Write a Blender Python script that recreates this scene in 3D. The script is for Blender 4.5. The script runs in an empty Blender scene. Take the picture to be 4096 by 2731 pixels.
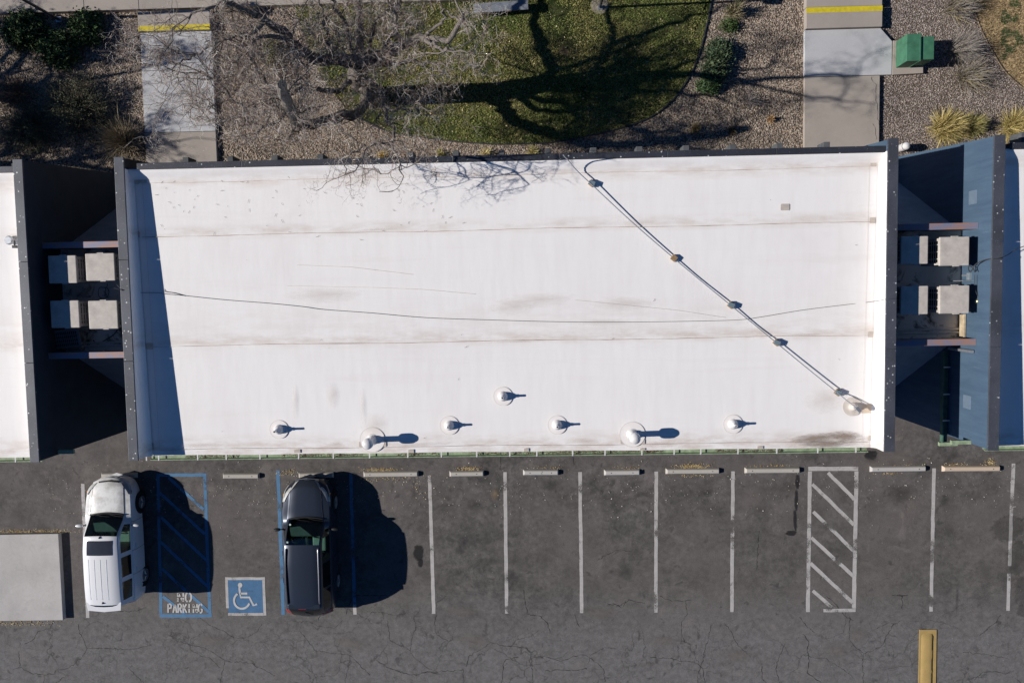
import bpy, math, random
import numpy as np
from mathutils import Vector, Matrix
random.seed(11)
rng = np.random.default_rng(7)
S = bpy.context.scene
C = S.collection

# ------------------------------------------------------------------ camera
H, F, CX, CY, NX, NY = 28.0, 3186.0, 2048.0, 1365.5, 2148.0, 1157.0
YAW = math.radians(-0.97)
_d = np.array([(NX-CX)/F, -(NY-CY)/F, -1.0]); _d /= np.linalg.norm(_d)
_t = np.array([0, 0, -1.0]); _v = np.cross(_d, _t); _c = float(_d @ _t)
_K = np.array([[0, -_v[2], _v[1]], [_v[2], 0, -_v[0]], [-_v[1], _v[0], 0]])
_Z = np.array([[math.cos(YAW), -math.sin(YAW), 0], [math.sin(YAW), math.cos(YAW), 0], [0, 0, 1]])
R = _Z @ (np.eye(3)+_K+_K@_K/(1+_c))
def G(px, py, h=0.0):
    """survey: place on the level h that a measured point of the aerial photo belongs to"""
    d = R @ np.array([(px-CX)/F, -(py-CY)/F, -1.0])
    t = (H-h)/-d[2]
    return (float(d[0]*t), float(d[1]*t))
cd = bpy.data.cameras.new('camera'); cam = bpy.data.objects.new('camera', cd); C.objects.link(cam)
cd.sensor_width = 36; cd.lens = 36*F/4096; cd.clip_end = 1000; cd.clip_start = 0.5
m4 = Matrix([list(R[0])+[0], list(R[1])+[0], list(R[2])+[H], [0, 0, 0, 1]])
cam.matrix_world = m4
S.camera = cam
# ------------------------------------------------------------------ world, sun, exposure
TAN = 0.61; ELEV = math.atan(TAN); SAZ = math.radians(1.1)
w = bpy.data.worlds.new('World'); S.world = w; w.use_nodes = True
nt = w.node_tree; bg = nt.nodes['Background']
sky = nt.nodes.new('ShaderNodeTexSky'); sky.sky_type = 'NISHITA'; sky.sun_disc = False
sky.sun_elevation = ELEV; sky.sun_rotation = math.radians(270)-SAZ
sky.altitude = 2600; sky.air_density = 0.75; sky.dust_density = 0.05; sky.ozone_density = 5.0
hs = nt.nodes.new('ShaderNodeHueSaturation'); hs.inputs['Saturation'].default_value = 1.12; nt.links.new(sky.outputs[0], hs.inputs['Color']); nt.links.new(hs.outputs[0], bg.inputs[0]); bg.inputs[1].default_value = 0.07
sl = bpy.data.lights.new('sun', 'SUN'); sun = bpy.data.objects.new('sun', sl); C.objects.link(sun)
sl.energy = 4.9; sl.angle = math.radians(0.53); sl.color = (1, 0.955, 0.9)
sd = Vector((math.cos(ELEV)*math.cos(SAZ), math.cos(ELEV)*math.sin(SAZ), -math.sin(ELEV)))
sun.rotation_mode = 'QUATERNION'; sun.rotation_quaternion = sd.to_track_quat('-Z', 'Y')
sun.location = (-30, 0, 20)
S.view_settings.view_transform = 'Standard'; S.view_settings.look = 'None'
S.view_settings.exposure = 0.10; S.view_settings.gamma = 1; S.view_settings.use_curve_mapping = False
S.render.engine = 'CYCLES'
S.cycles.max_bounces = 6; S.cycles.transparent_max_bounces = 12

# ------------------------------------------------------------------ materials
def srgb(r, g, b):
    f = lambda c: (c/255/12.92) if c/255 <= 0.04045 else ((c/255+0.055)/1.055)**2.4
    return (f(r), f(g), f(b))
class N:
    def __init__(s, name):
        s.m = bpy.data.materials.new(name); s.m.use_nodes = True; s.t = s.m.node_tree
        s.b = s.t.nodes['Principled BSDF']; s.out = s.t.nodes['Material Output']
    def n(s, typ, **kw):
        x = s.t.nodes.new('ShaderNode'+typ)
        for k, v in kw.items(): setattr(x, k, v)
        return x
    def l(s, a, b): s.t.links.new(a, b)
    def coord(s, sc=(1, 1, 1), kind='Object'):
        tc = s.n('TexCoord'); mp = s.n('Mapping'); s.l(tc.outputs[kind], mp.inputs[0])
        mp.inputs['Scale'].default_value = sc; return mp.outputs[0]
    def noise(s, co, scale, detail=4, rough=0.55, dist=0.0):
        x = s.n('TexNoise'); s.l(co, x.inputs['Vector']); x.inputs['Scale'].default_value = scale
        x.inputs['Detail'].default_value = detail; x.inputs['Roughness'].default_value = rough
        x.inputs['Distortion'].default_value = dist; return x.outputs[0]
    def ramp(s, fac, stops):
        x = s.n('ValToRGB'); s.l(fac, x.inputs[0]); e = x.color_ramp.elements
        while len(e) < len(stops): e.new(0.5)
        for i, (p, c) in enumerate(stops):
            e[i].position = p; e[i].color = (c, c, c, 1) if not isinstance(c, tuple) else (*c, 1)
        return x.outputs[0]
    def mix(s, fac, a, b, typ='MIX'):
        x = s.n('MixRGB', blend_type=typ)
        for i, v in ((0, fac), (1, a), (2, b)):
            if isinstance(v, tuple): x.inputs[i].default_value = (*v, 1)
            elif isinstance(v, (int, float)): x.inputs[i].default_value = v
            else: s.l(v, x.inputs[i])
        return x.outputs[0]
    def math(s, op, a, b=0.0, clamp=False):
        x = s.n('Math', operation=op, use_clamp=clamp)
        for i, v in ((0, a), (1, b)):
            if isinstance(v, (int, float)): x.inputs[i].default_value = v
            else: s.l(v, x.inputs[i])
        return x.outputs[0]
    def bump(s, h, strength=0.3, dist=0.02):
        x = s.n('Bump'); s.l(h, x.inputs['Height']); x.inputs['Strength'].default_value = strength
        x.inputs['Distance'].default_value = dist; s.l(x.outputs[0], s.b.inputs['Normal'])
    def base(s, c):
        if isinstance(c, tuple): s.b.inputs['Base Color'].default_value = (*c, 1)
        else: s.l(c, s.b.inputs['Base Color'])
    def set(s, rough=0.8, metal=0.0, spec=0.3, coat=0.0):
        s.b.inputs['Roughness'].default_value = rough; s.b.inputs['Metallic'].default_value = metal
        s.b.inputs['Specular IOR Level'].default_value = spec
        s.b.inputs['Coat Weight'].default_value = coat; s.b.inputs['Coat Roughness'].default_value = 0.06
    def alpha(s, fac):
        tr = s.n('BsdfTransparent'); mx = s.n('MixShader'); s.l(fac, mx.inputs[0])
        s.l(tr.outputs[0], mx.inputs[1]); s.l(s.b.outputs[0], mx.inputs[2]); s.l(mx.outputs[0], s.out.inputs[0])
def plain(name, col, rough=0.7, var=0.25, scale=6.0, metal=0.0, spec=0.3, bump=0.15, bscale=60, st=(1, 1, 1), coat=0.0, col2=None):
    k = N(name); co = k.coord(st)
    a = k.noise(co, scale, 5, 0.6)
    c2 = col2 or tuple(c*(1-var) for c in col)
    cc = k.mix(k.ramp(a, [(0.32, 0.0), (0.68, 1.0)]), c2, tuple(min(1, c*(1+var*0.35)) for c in col))
    k.base(cc); k.set(rough, metal, spec, coat)
    if bump: k.bump(k.noise(co, bscale, 3), bump, 0.01)
    return k.m
def varied(name, col, rough=0.85, spec=0.2, trans=0.0):
    """colour multiplied by the per-piece attribute 'col'"""
    k = N(name); at = k.n('Attribute'); at.attribute_name = 'col'
    k.base(k.mix(1.0, at.outputs[0], col, 'MULTIPLY')); k.set(rough, 0, spec)
    return k.m

def m_asphalt():
    k = N('asphalt'); co = k.coord()
    big = k.noise(co, 0.22, 5, 0.6); mid = k.noise(co, 1.3, 6, 0.65); fine = k.noise(co, 28, 4, 0.7); grit = k.noise(co, 90, 2, 0.6)
    sep = k.n('SeparateXYZ'); k.l(co, sep.inputs[0])
    lane = k.n('MapRange'); k.l(sep.outputs[1], lane.inputs[0])
    lane.inputs[1].default_value = -12.6; lane.inputs[2].default_value = -10.6; lane.inputs[3].default_value = 1; lane.inputs[4].default_value = 0
    med = k.noise(co, 5.0, 5, 0.7, 0.3)
    c = k.mix(k.ramp(mid, [(0.34, 0.0), (0.66, 1.0)]), (0.058, 0.054, 0.052), (0.124, 0.116, 0.111))
    c = k.mix(k.ramp(med, [(0.36, 0.0), (0.64, 1.0)]), k.mix(1.0, c, (0.72, 0.72, 0.72), 'MULTIPLY'), k.mix(1.0, c, (1.26, 1.24, 1.22), 'MULTIPLY'))
    c = k.mix(k.ramp(big, [(0.38, 0.0), (0.66, 0.75)]), c, (0.135, 0.119, 0.112))
    c = k.mix(k.math('MULTIPLY', lane.outputs[0], k.ramp(mid, [(0.2, 0.55), (0.7, 1.0)])), c, k.mix(k.ramp(med, [(0.36, 0.0), (0.64, 1.0)]), (0.118, 0.113, 0.111), (0.172, 0.166, 0.163)))
    # smudges
    sm = k.noise(co, 2.6, 3, 0.5, 0.6)
    c = k.mix(k.ramp(sm, [(0.62, 0.0), (0.72, 0.55)]), c, (0.032, 0.030, 0.029))
    c = k.mix(k.ramp(k.noise(co, 0.9, 4, 0.6, 1.0), [(0.60, 0.0), (0.72, 0.5)]), c, (0.19, 0.168, 0.158))
    c = k.mix(k.ramp(fine, [(0.3, 0.0), (0.7, 1.0)]), k.mix(1.0, c, (0.78, 0.78, 0.78), 'MULTIPLY'), k.mix(1.0, c, (1.22, 1.22, 1.22), 'MULTIPLY'))
    c = k.mix(k.ramp(grit, [(0.66, 0.0), (0.74, 0.55)]), c, (0.22, 0.21, 0.20))
    # hair cracks
    wco = k.n('MixRGB', blend_type='LINEAR_LIGHT'); wco.inputs[0].default_value = 0.5
    k.l(co, wco.inputs[1]); nz = k.n('TexNoise'); k.l(co, nz.inputs['Vector']); nz.inputs['Scale'].default_value = 1.6; nz.inputs['Detail'].default_value = 6
    k.l(nz.outputs[1], wco.inputs[2])
    for sc, th, amt, msk in ((0.55, 0.020, 0.75, 0.2), (1.7, 0.020, 0.5, 0.5), (0.25, 0.012, 0.8, 0.3)):
        v = k.n('TexVoronoi', feature='DISTANCE_TO_EDGE'); k.l(wco.outputs[0], v.inputs['Vector']); v.inputs['Scale'].default_value = sc
        cr = k.ramp(v.outputs[0], [(0.0, 1.0), (th*sc**0.5, 0.0)])
        mk = k.math('MULTIPLY', cr, k.math('MULTIPLY', k.ramp(k.noise(co, 0.35+sc*0.1, 3), [(0.45, 0.0), (0.6, 1.0)]), k.math('ADD', k.math('MULTIPLY', lane.outputs[0], 0.7), 0.12)))
        c = k.mix(k.math('MULTIPLY', mk, amt), c, (0.022, 0.021, 0.021))
    k.base(c); k.set(0.88, 0, 0.25)
    k.bump(fine, 0.5, 0.006); return k.m
def m_roof():
    k = N('white_membrane'); co = k.coord()
    a = k.noise(co, 0.5, 5, 0.6); st = k.noise(k.coord((2.6, 0.35, 1)), 1.6, 5, 0.6); ew = k.noise(k.coord((0.16, 2.2, 1)), 1.2, 6, 0.65, 0.4)
    f = k.noise(co, 9, 5, 0.7)
    c = k.mix(k.ramp(st, [(0.42, 0.0), (0.75, 0.5)]), (0.86, 0.83, 0.805), (0.79, 0.75, 0.72))
    c = k.mix(k.ramp(ew, [(0.56, 0.0), (0.78, 0.3)]), c, (0.70, 0.64, 0.60))
    c = k.mix(k.ramp(a, [(0.5, 0.0), (0.75, 0.35)]), c, (0.73, 0.68, 0.66))
    sep = k.n('SeparateXYZ'); k.l(co, sep.inputs[0])
    def band(y0, wd, amt, c):
        d = k.math('ABSOLUTE', k.math('SUBTRACT', sep.outputs[1], y0))
        r = k.n('MapRange'); k.l(d, r.inputs[0]); r.inputs[1].default_value = 0; r.inputs[2].default_value = wd; r.inputs[3].default_value = amt; r.inputs[4].default_value = 0
        return k.mix(k.math('MULTIPLY', r.outputs[0], k.ramp(k.noise(k.coord((0.7, 2.5, 1)), 1.5, 5, 0.65), [(0.4, 0.05), (0.68, 1.0)])), c, (0.54, 0.44, 0.36))
    c = band(ROOF_S+0.16, 0.5, 0.85, c); c = band(ROOF_N-0.35, 0.3, 0.6, c)
    for sy in SEAMS[1:3]: c = band(sy+0.06, 0.26, 0.6, c)
    c = band(-1.0, 0.9, 0.22, c)
    c = k.mix(k.ramp(k.noise(co, 22, 2, 0.5), [(0.74, 0.0), (0.80, 0.4)]), c, (0.42, 0.38, 0.35))
    k.base(c); k.set(0.6, 0, 0.3)
    k.bump(k.noise(k.coord((1.5, 0.4, 1)), 3, 3), 0.12, 0.03); return k.m
def m_coping(name, col, spots=True):
    k = N(name); co = k.coord()
    c = k.mix(k.ramp(k.noise(co, 1.2, 4), [(0.35, 0.0), (0.65, 1.0)]), tuple(x*0.8 for x in col), tuple(x*1.2 for x in col))
    if spots:
        v = k.n('TexVoronoi'); k.l(co, v.inputs['Vector']); v.inputs['Scale'].default_value = 7.0; v.inputs['Randomness'].default_value = 1
        sp = k.math('MULTIPLY', k.ramp(v.outputs['Distance'], [(0.10, 1.0), (0.17, 0.0)]), k.ramp(k.noise(co, 1.5, 2), [(0.42, 0.0), (0.5, 1.0)]))
        c = k.mix(sp, c, (0.62, 0.62, 0.60))
        c = k.mix(k.ramp(k.noise(co, 34, 2), [(0.66, 0.0), (0.7, 0.5)]), c, (0.4, 0.4, 0.4))
    k.base(c); k.set(0.45, 0.2, 0.5); return k.m
def m_concrete(name, col, dirt=0.5, sc=1.0):
    k = N(name); co = k.coord()
    c = k.mix(k.ramp(k.noise(co, 0.8*sc, 6, 0.65), [(0.3, 0.0), (0.7, 1.0)]), tuple(x*(1-0.3*dirt) for x in col), col)
    c = k.mix(k.ramp(k.noise(co, 3*sc, 5, 0.7, 0.5), [(0.55, 0.0), (0.75, 0.6*dirt)]), c, tuple(x*0.55 for x in col))
    c = k.mix(k.ramp(k.noise(co, 60, 3, 0.7), [(0.35, 0.0), (0.7, 0.5)]), c, tuple(min(1, x*1.2) for x in col))
    k.base(c); k.set(0.85, 0, 0.25); k.bump(k.noise(co, 45, 4), 0.25, 0.006); return k.m
def m_paint(name, col, wear=0.4):
    k = N(name); co = k.coord()
    c = k.mix(k.ramp(k.noise(co, 5, 5, 0.7), [(0.35, 0.0), (0.7, 1.0)]), tuple(x*0.78 for x in col), col)
    k.base(c); k.set(0.75, 0, 0.3)
    big = k.ramp(k.noise(co, 1.1, 3, 0.6), [(0.30, 0.85), (0.62, 0.0)])
    fine = k.noise(co, 38, 4, 0.75)
    a = k.math('SUBTRACT', k.math('ADD', fine, 1.0-wear), k.math('MULTIPLY', big, 0.75))
    k.alpha(k.ramp(a, [(0.57, 0.0), (0.73, 0.95)])); return k.m
def m_stain(name, col, amount=0.8, soft=0.5, nz=2.5):
    k = N(name); tc = k.n('TexCoord'); ln = k.n('VectorMath', operation='LENGTH'); k.l(tc.outputs['Object'], ln.inputs[0])
    d = k.math('ADD', ln.outputs['Value'], k.math('MULTIPLY', k.math('SUBTRACT', k.noise(tc.outputs['Object'], nz, 5, 0.7), 0.5), 1.1))
    k.base(col); k.set(0.8, 0, 0.2)
    k.alpha(k.ramp(d, [(max(0.0, 0.8-soft), amount), (0.8, 0.0)])); return k.m
def m_glass(name, tint=(0.30, 0.42, 0.38)):
    k = N(name)
    for x in list(k.t.nodes):
        if x != k.out: k.t.nodes.remove(x)
    tr = k.n('BsdfTransparent'); tr.inputs[0].default_value = (*tint, 1)
    gl = k.n('BsdfGlossy'); gl.inputs['Roughness'].default_value = 0.04; gl.inputs[0].default_value = (0.9, 0.95, 1, 1)
    fr = k.n('Fresnel'); fr.inputs[0].default_value = 1.75; mx = k.n('MixShader')
    k.l(fr.outputs[0], mx.inputs[0]); k.l(tr.outputs[0], mx.inputs[1]); k.l(gl.outputs[0], mx.inputs[2]); k.l(mx.outputs[0], k.out.inputs[0]); return k.m
def m_lawn():
    k = N('lawn_soil'); co = k.coord()
    c = k.mix(k.ramp(k.noise(co, 1.1, 5, 0.65), [(0.40, 0.0), (0.6, 1.0)]), (0.030, 0.055, 0.015), (0.10, 0.11, 0.04))
    c = k.mix(k.ramp(k.noise(co, 0.7, 5, 0.7, 0.4), [(0.55, 0.0), (0.66, 0.9)]), c, (0.26, 0.18, 0.11))
    c = k.mix(k.ramp(k.noise(co, 30, 3, 0.7), [(0.35, 0.0), (0.65, 1.0)]), k.mix(1, c, (0.5, 0.5, 0.5), 'MULTIPLY'), c)
    k.base(c); k.set(0.95, 0, 0.1); k.bump(k.noise(co, 40, 4), 0.8, 0.02); return k.m
def m_car(name, col, metal=0.0, rough=0.3, dust=0.0):
    k = N(name); co = k.coord()
    c = k.mix(k.ramp(k.noise(co, 1.5, 5, 0.7), [(0.5, 0.0), (0.75, dust)]), col, (0.30, 0.28, 0.26))
    k.base(c); k.set(rough, metal, 0.5, 0.8); k.b.inputs['Coat Roughness'].default_value = 0.12; return k.m

# ------------------------------------------------------------------ mesh building
OFF = {}
def props(o, label=None, cat=None, group=None, kind=None):
    if label: o['label'] = label
    if cat: o['category'] = cat
    if group: o['group'] = group
    if kind: o['kind'] = kind
    return o
def thing(name, loc, label, cat, group=None, local=False):
    o = bpy.data.objects.new(name, None); C.objects.link(o); o.location = loc; o.empty_display_size = 0.2
    OFF[o.name] = (0, 0, 0) if local else tuple(loc)
    return props(o, label, cat, group)
class MB:
    def __init__(s): s.v = []; s.f = []
    def add(s, vs, fs):
        b = len(s.v); s.v += [tuple(v) for v in vs]; s.f += [tuple(i+b for i in f) for f in fs]; return s
    def box(s, x0, x1, y0, y1, z0, z1):
        return s.add([(x0, y0, z0), (x1, y0, z0), (x1, y1, z0), (x0, y1, z0), (x0, y0, z1), (x1, y0, z1), (x1, y1, z1), (x0, y1, z1)],
                     [(0, 3, 2, 1), (4, 5, 6, 7), (0, 1, 5, 4), (1, 2, 6, 5), (2, 3, 7, 6), (3, 0, 4, 7)])
    def prism(s, poly, z0, z1):
        """poly ccw list of (x,y); z0,z1 numbers or lists"""
        n = len(poly); a = sum(poly[i][0]*poly[(i+1) % n][1]-poly[(i+1) % n][0]*poly[i][1] for i in range(n))
        if a < 0: poly = poly[::-1]
        zz1 = z1 if isinstance(z1, (list, tuple)) else [z1]*n
        if a < 0 and isinstance(z1, (list, tuple)): zz1 = list(z1)[::-1]
        vs = [(p[0], p[1], z0) for p in poly]+[(p[0], p[1], z) for p, z in zip(poly, zz1)]
        fs = [tuple(range(n-1, -1, -1)), tuple(range(n, 2*n))]+[(i, (i+1) % n, n+(i+1) % n, n+i) for i in range(n)]
        return s.add(vs, fs)
    def sheet(s, poly, z):
        n = len(poly); a = sum(poly[i][0]*poly[(i+1) % n][1]-poly[(i+1) % n][0]*poly[i][1] for i in range(n))
        if a < 0: poly = poly[::-1]
        return s.add([(p[0], p[1], z) for p in poly], [tuple(range(n))])
    def strip(s, pts, wd, z, jit=0.0):
        """flat ribbon along pts"""
        P = [np.array(p[:2], float) for p in pts]; L = []; Rr = []
        for i in range(len(P)):
            t = P[min(i+1, len(P)-1)]-P[max(i-1, 0)]; t /= (np.linalg.norm(t)+1e-9); nn = np.array([-t[1], t[0]])
            ww = (wd[i] if isinstance(wd, (list, tuple)) else wd)*(1+jit*(random.random()-0.5))
            L.append(P[i]+nn*ww/2); Rr.append(P[i]-nn*ww/2)
        n = len(P); vs = [(p[0], p[1], z) for p in L]+[(p[0], p[1], z) for p in Rr]
        return s.add(vs, [(i, n+i, n+i+1, i+1) for i in range(n-1)])
    def tube(s, pts, r, n=8, cap=True):
        P = np.array(pts, float); K = len(P); rr = r if hasattr(r, '__len__') else [r]*K
        vs = []
        t0 = None
        for i in range(K):
            t = P[min(i+1, K-1)]-P[max(i-1, 0)]; t /= (np.linalg.norm(t)+1e-9)
            if t0 is None:
                u = np.cross(t, (0, 0, 1.0)); 
                if np.linalg.norm(u) < 0.1: u = np.cross(t, (1.0, 0, 0))
            else: u = u-t*(u@t)
            u = u/np.linalg.norm(u); t0 = t; v = np.cross(t, u)
            for j in range(n):
                a = 2*math.pi*j/n; q = P[i]+rr[i]*(math.cos(a)*u+math.sin(a)*v); vs.append(q)
        fs = [(i*n+j, i*n+(j+1) % n, (i+1)*n+(j+1) % n, (i+1)*n+j) for i in range(K-1) for j in range(n)]
        if cap: fs += [tuple(range(n-1, -1, -1)), tuple(range((K-1)*n, K*n))]
        return s.add(vs, fs)
    def lathe(s, prof, c=(0, 0, 0), n=20, axis='z', cap=True):
        vs = []
        for r, h in prof:
            for j in range(n):
                a = 2*math.pi*j/n
                p = (r*math.cos(a), r*math.sin(a), h)
                if axis == 'x': p = (h, p[0], p[1])
                vs.append((p[0]+c[0], p[1]+c[1], p[2]+c[2]))
        K = len(prof); fs = [(i*n+j, i*n+(j+1) % n, (i+1)*n+(j+1) % n, (i+1)*n+j) for i in range(K-1) for j in range(n)]
        if cap and prof[0][0] > 1e-4: fs.append(tuple(range(n-1, -1, -1)))
        if cap and prof[-1][0] > 1e-4: fs.append(tuple(range((K-1)*n, K*n)))
        return s.add(vs, fs)
    def build(s, name, mat, parent=None, smooth=False, bevel=0.0, loc=None, kind=None, label=None, angle=40):
        me = bpy.data.meshes.new(name)
        off = OFF.get(parent.name, (0, 0, 0)) if parent else (0, 0, 0)
        l = loc or (0, 0, 0)
        me.from_pydata([(a-off[0]-l[0], b-off[1]-l[1], c-off[2]-l[2]) for a, b, c in s.v], [], s.f); me.update()
        o = bpy.data.objects.new(name, me); C.objects.link(o); me.materials.append(mat)
        if parent: o.parent = parent
        o.location = l; OFF[o.name] = tuple(off[i]+l[i] for i in range(3)) if parent else l
        if smooth:
            me.shade_smooth()
            try: me.set_sharp_from_angle(angle=math.radians(angle))
            except Exception: pass
        if bevel:
            b = o.modifiers.new('b', 'BEVEL'); b.width = bevel; b.segments = 2; b.limit_method = 'ANGLE'; b.angle_limit = math.radians(40)
        return props(o, label, None, None, kind)
def npmesh(name, V, Fc, mat, parent=None, col=None, kind=None, smooth=False):
    """V (n,3), Fc (m,k) arrays; col per face rgb"""
    me = bpy.data.meshes.new(name); off = np.array(OFF.get(parent.name, (0, 0, 0)) if parent else (0, 0, 0))
    V = np.asarray(V, np.float32)-off.astype(np.float32); Fc = np.asarray(Fc, np.int32); m, k = Fc.shape
    me.vertices.add(len(V)); me.vertices.foreach_set('co', V.ravel())
    me.loops.add(m*k); me.loops.foreach_set('vertex_index', Fc.ravel())
    me.polygons.add(m); me.polygons.foreach_set('loop_start', np.arange(0, m*k, k, dtype=np.int32))
    try: me.polygons.foreach_set('loop_total', np.full(m, k, np.int32))
    except Exception: pass
    if smooth: me.polygons.foreach_set('use_smooth', np.ones(m, bool))
    me.update(calc_edges=True)
    if col is not None:
        at = me.color_attributes.new('col', 'FLOAT_COLOR', 'CORNER')
        cc = np.ones((m, k, 4), np.float32); cc[:, :, :3] = np.asarray(col, np.float32)[:, None, :]
        at.data.foreach_set('color', cc.ravel())
    me.materials.append(mat)
    o = bpy.data.objects.new(name, me); C.objects.link(o)
    if parent: o.parent = parent; OFF[o.name] = tuple(off)
    return props(o, None, None, None, kind)
def tubes(P, Rd, sides=3):
    """P (N,K,3) polylines, Rd (N,K) radii -> V,F"""
    P = np.asarray(P, float); N_, K, _ = P.shape
    T = np.empty_like(P); T[:, 1:-1] = P[:, 2:]-P[:, :-2]; T[:, 0] = P[:, 1]-P[:, 0]; T[:, -1] = P[:, -1]-P[:, -2]
    T /= np.linalg.norm(T, axis=2, keepdims=True)+1e-9
    ref = np.tile(np.array([0.31, 0.17, 0.93]), (N_, K, 1)); U = np.cross(T, ref); nu = np.linalg.norm(U, axis=2, keepdims=True)
    U = np.where(nu < 0.15, np.cross(T, np.array([1.0, 0, 0])), U); U /= np.linalg.norm(U, axis=2, keepdims=True)+1e-9; W = np.cross(T, U)
    a = 2*np.pi*np.arange(sides)/sides
    V = P[:, :, None]+Rd[:, :, None, None]*(np.cos(a)[None, None, :, None]*U[:, :, None]+np.sin(a)[None, None, :, None]*W[:, :, None])
    idx = np.arange(N_*K*sides).reshape(N_, K, sides); nx = np.roll(idx, -1, axis=2)
    Fq = np.stack([idx[:, :-1], nx[:, :-1], nx[:, 1:], idx[:, 1:]], -1).reshape(-1, 4)
    return V.reshape(-1, 3), Fq

# building survey numbers (in building-aligned metres)
CAP = 6.0
def zroof(y): return 5.34+(y-ROOF_S)/(ROOF_N-ROOF_S)*(5.65-5.34)
ROOF_N = G(2000, 645, 5.72)[1]; ROOF_S = G(2000, 1806, 5.35)[1]
SEAMS = [G(1500, 706, 5.64)[1], G(2000, 912, 5.6)[1], G(2000, 1357, 5.47)[1], G(2000, 1776, 5.37)[1]]
WX0 = 0.5*(G(458, 800, CAP)[0]+G(520, 1700, CAP)[0])     # outer face of west end wall
WX1 = WX0+0.22
EX0 = 0.5*(G(3553, 800, CAP)[0]+G(3542, 1700, CAP)[0]); EX1 = EX0+0.235
WYN = G(470, 632, CAP)[1]; WYS = G(530, 1839, CAP)[1]; EYN = G(3570, 557, CAP)[1]; EYS = G(3560, 1803, CAP)[1]
LX1 = 0.5*(G(88, 642, CAP)[0]+G(150, 1845, CAP)[0]); LX0 = LX1-0.22; LYN = G(75, 641, CAP)[1]; LYS = G(137, 1845, CAP)[1]
RX0 = 0.5*(G(3977, 700, CAP)[0]+G(3958, 1700, CAP)[0]); RX1 = RX0+0.25; RYN = G(3990, 544, CAP)[1]; RYS = G(3975, 1798, CAP)[1]
print('dims', ROOF_N, ROOF_S, WX0, EX1, WYN, WYS, EYN, EYS, LX1, RX0, SEAMS)

DARKW = plain('shade_darkened_grey_wall', (0.040, 0.047, 0.058), 0.8, 0.2, 2, bump=.3, bscale=50)  # grey end wall paint, darkened further to stand in for the left gap's shade
ASPH = m_asphalt(); ROOFM = m_roof()
COP = m_coping('end_wall_coping_metal', (0.075, 0.080, 0.095)); COPN = m_coping('fascia_metal', (0.040, 0.043, 0.055), True)
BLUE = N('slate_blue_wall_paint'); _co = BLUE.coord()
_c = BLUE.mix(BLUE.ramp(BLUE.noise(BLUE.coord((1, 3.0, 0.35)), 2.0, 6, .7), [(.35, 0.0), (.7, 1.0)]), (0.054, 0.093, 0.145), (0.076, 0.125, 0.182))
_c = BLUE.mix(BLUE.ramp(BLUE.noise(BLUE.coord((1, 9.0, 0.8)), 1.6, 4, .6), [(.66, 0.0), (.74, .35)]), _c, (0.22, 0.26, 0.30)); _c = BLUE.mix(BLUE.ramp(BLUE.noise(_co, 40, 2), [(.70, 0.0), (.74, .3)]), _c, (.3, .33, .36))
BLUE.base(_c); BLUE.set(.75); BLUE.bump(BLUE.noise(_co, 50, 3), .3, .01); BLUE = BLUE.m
CONC = m_concrete('grey_concrete', (0.37, 0.325, 0.285), 0.7); CONC2 = m_concrete('pale_concrete', (0.47, 0.47, 0.48), 0.35); CONC3 = m_concrete('slab_concrete', (0.48, 0.455, 0.435), 1.1)
WPAINT = m_paint('white_line_paint', (0.50, 0.475, 0.46), 0.40); BPAINT = m_paint('blue_line_paint', (0.095, 0.22, 0.38), 0.34); YPAINT = plain('yellow_paint', (0.62, 0.50, 0.03), 0.6, 0.2, 8)
STENCIL = m_paint('white_stencil_paint', (0.58, 0.56, 0.54), 0.24)
GREEN = plain('pale_green_gutter_paint', (0.31, 0.39, 0.25), 0.6, 0.35, 7); GREEND = plain('shade_darkened_gutter_green', (0.08, 0.16, 0.12), 0.6, 0.3, 5); DKMET = plain('dark_metal', (0.05, 0.05, 0.055), 0.5, 0.2)  # GREEND: gutter green darkened to stand in for shade on the wall gutter
GALV = plain('galvanised_metal', (0.45, 0.47, 0.50), 0.35, 0.2, 12, metal=0.6); BEIGE = plain('beige_cooler_paint', (0.54, 0.49, 0.44), 0.6, 0.25, 3.5)
BLACKP = plain('dark_louvre_pad', (0.035, 0.032, 0.03), 0.9, 0.4, 20); WHITEP = plain('white_painted_metal', (0.70, 0.68, 0.66), 0.5, 0.16, 9)

# ------------------------------------------------------------------ ground, lot, walks
GND = plain('dusty_soil', (0.14, 0.115, 0.095), 0.95, 0.4, 3)
g = MB().sheet([(-250, -250), (250, -250), (250, 250), (-250, 250)], -0.03).build('ground', GND); props(g, kind='structure')
YN = WYN+0.6   # north edge of the asphalt, hidden under the buildings
lot = MB().sheet([(-60, -60), (60, -60), (60, YN-3.0), (-60, YN-3.0)], 0.0).build('parking_lot', ASPH, kind='structure')
bed = MB().sheet([(-60, YN-3.0), (60, YN-3.0), (60, 60), (-60, 60)], -0.005)
k = N('gravel_bed_soil'); co = k.coord(); k.base(k.mix(k.ramp(k.noise(co, 26, 3, 0.7), [(0.38, 0.0), (0.62, 1.0)]), (0.05, 0.040, 0.032), (0.22, 0.175, 0.14))); k.set(0.95, 0, 0.1); k.bump(k.noise(co, 30, 2), 1.0, 0.03)
bed = bed.build('gravel_bed', k.m, kind='structure')

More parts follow.
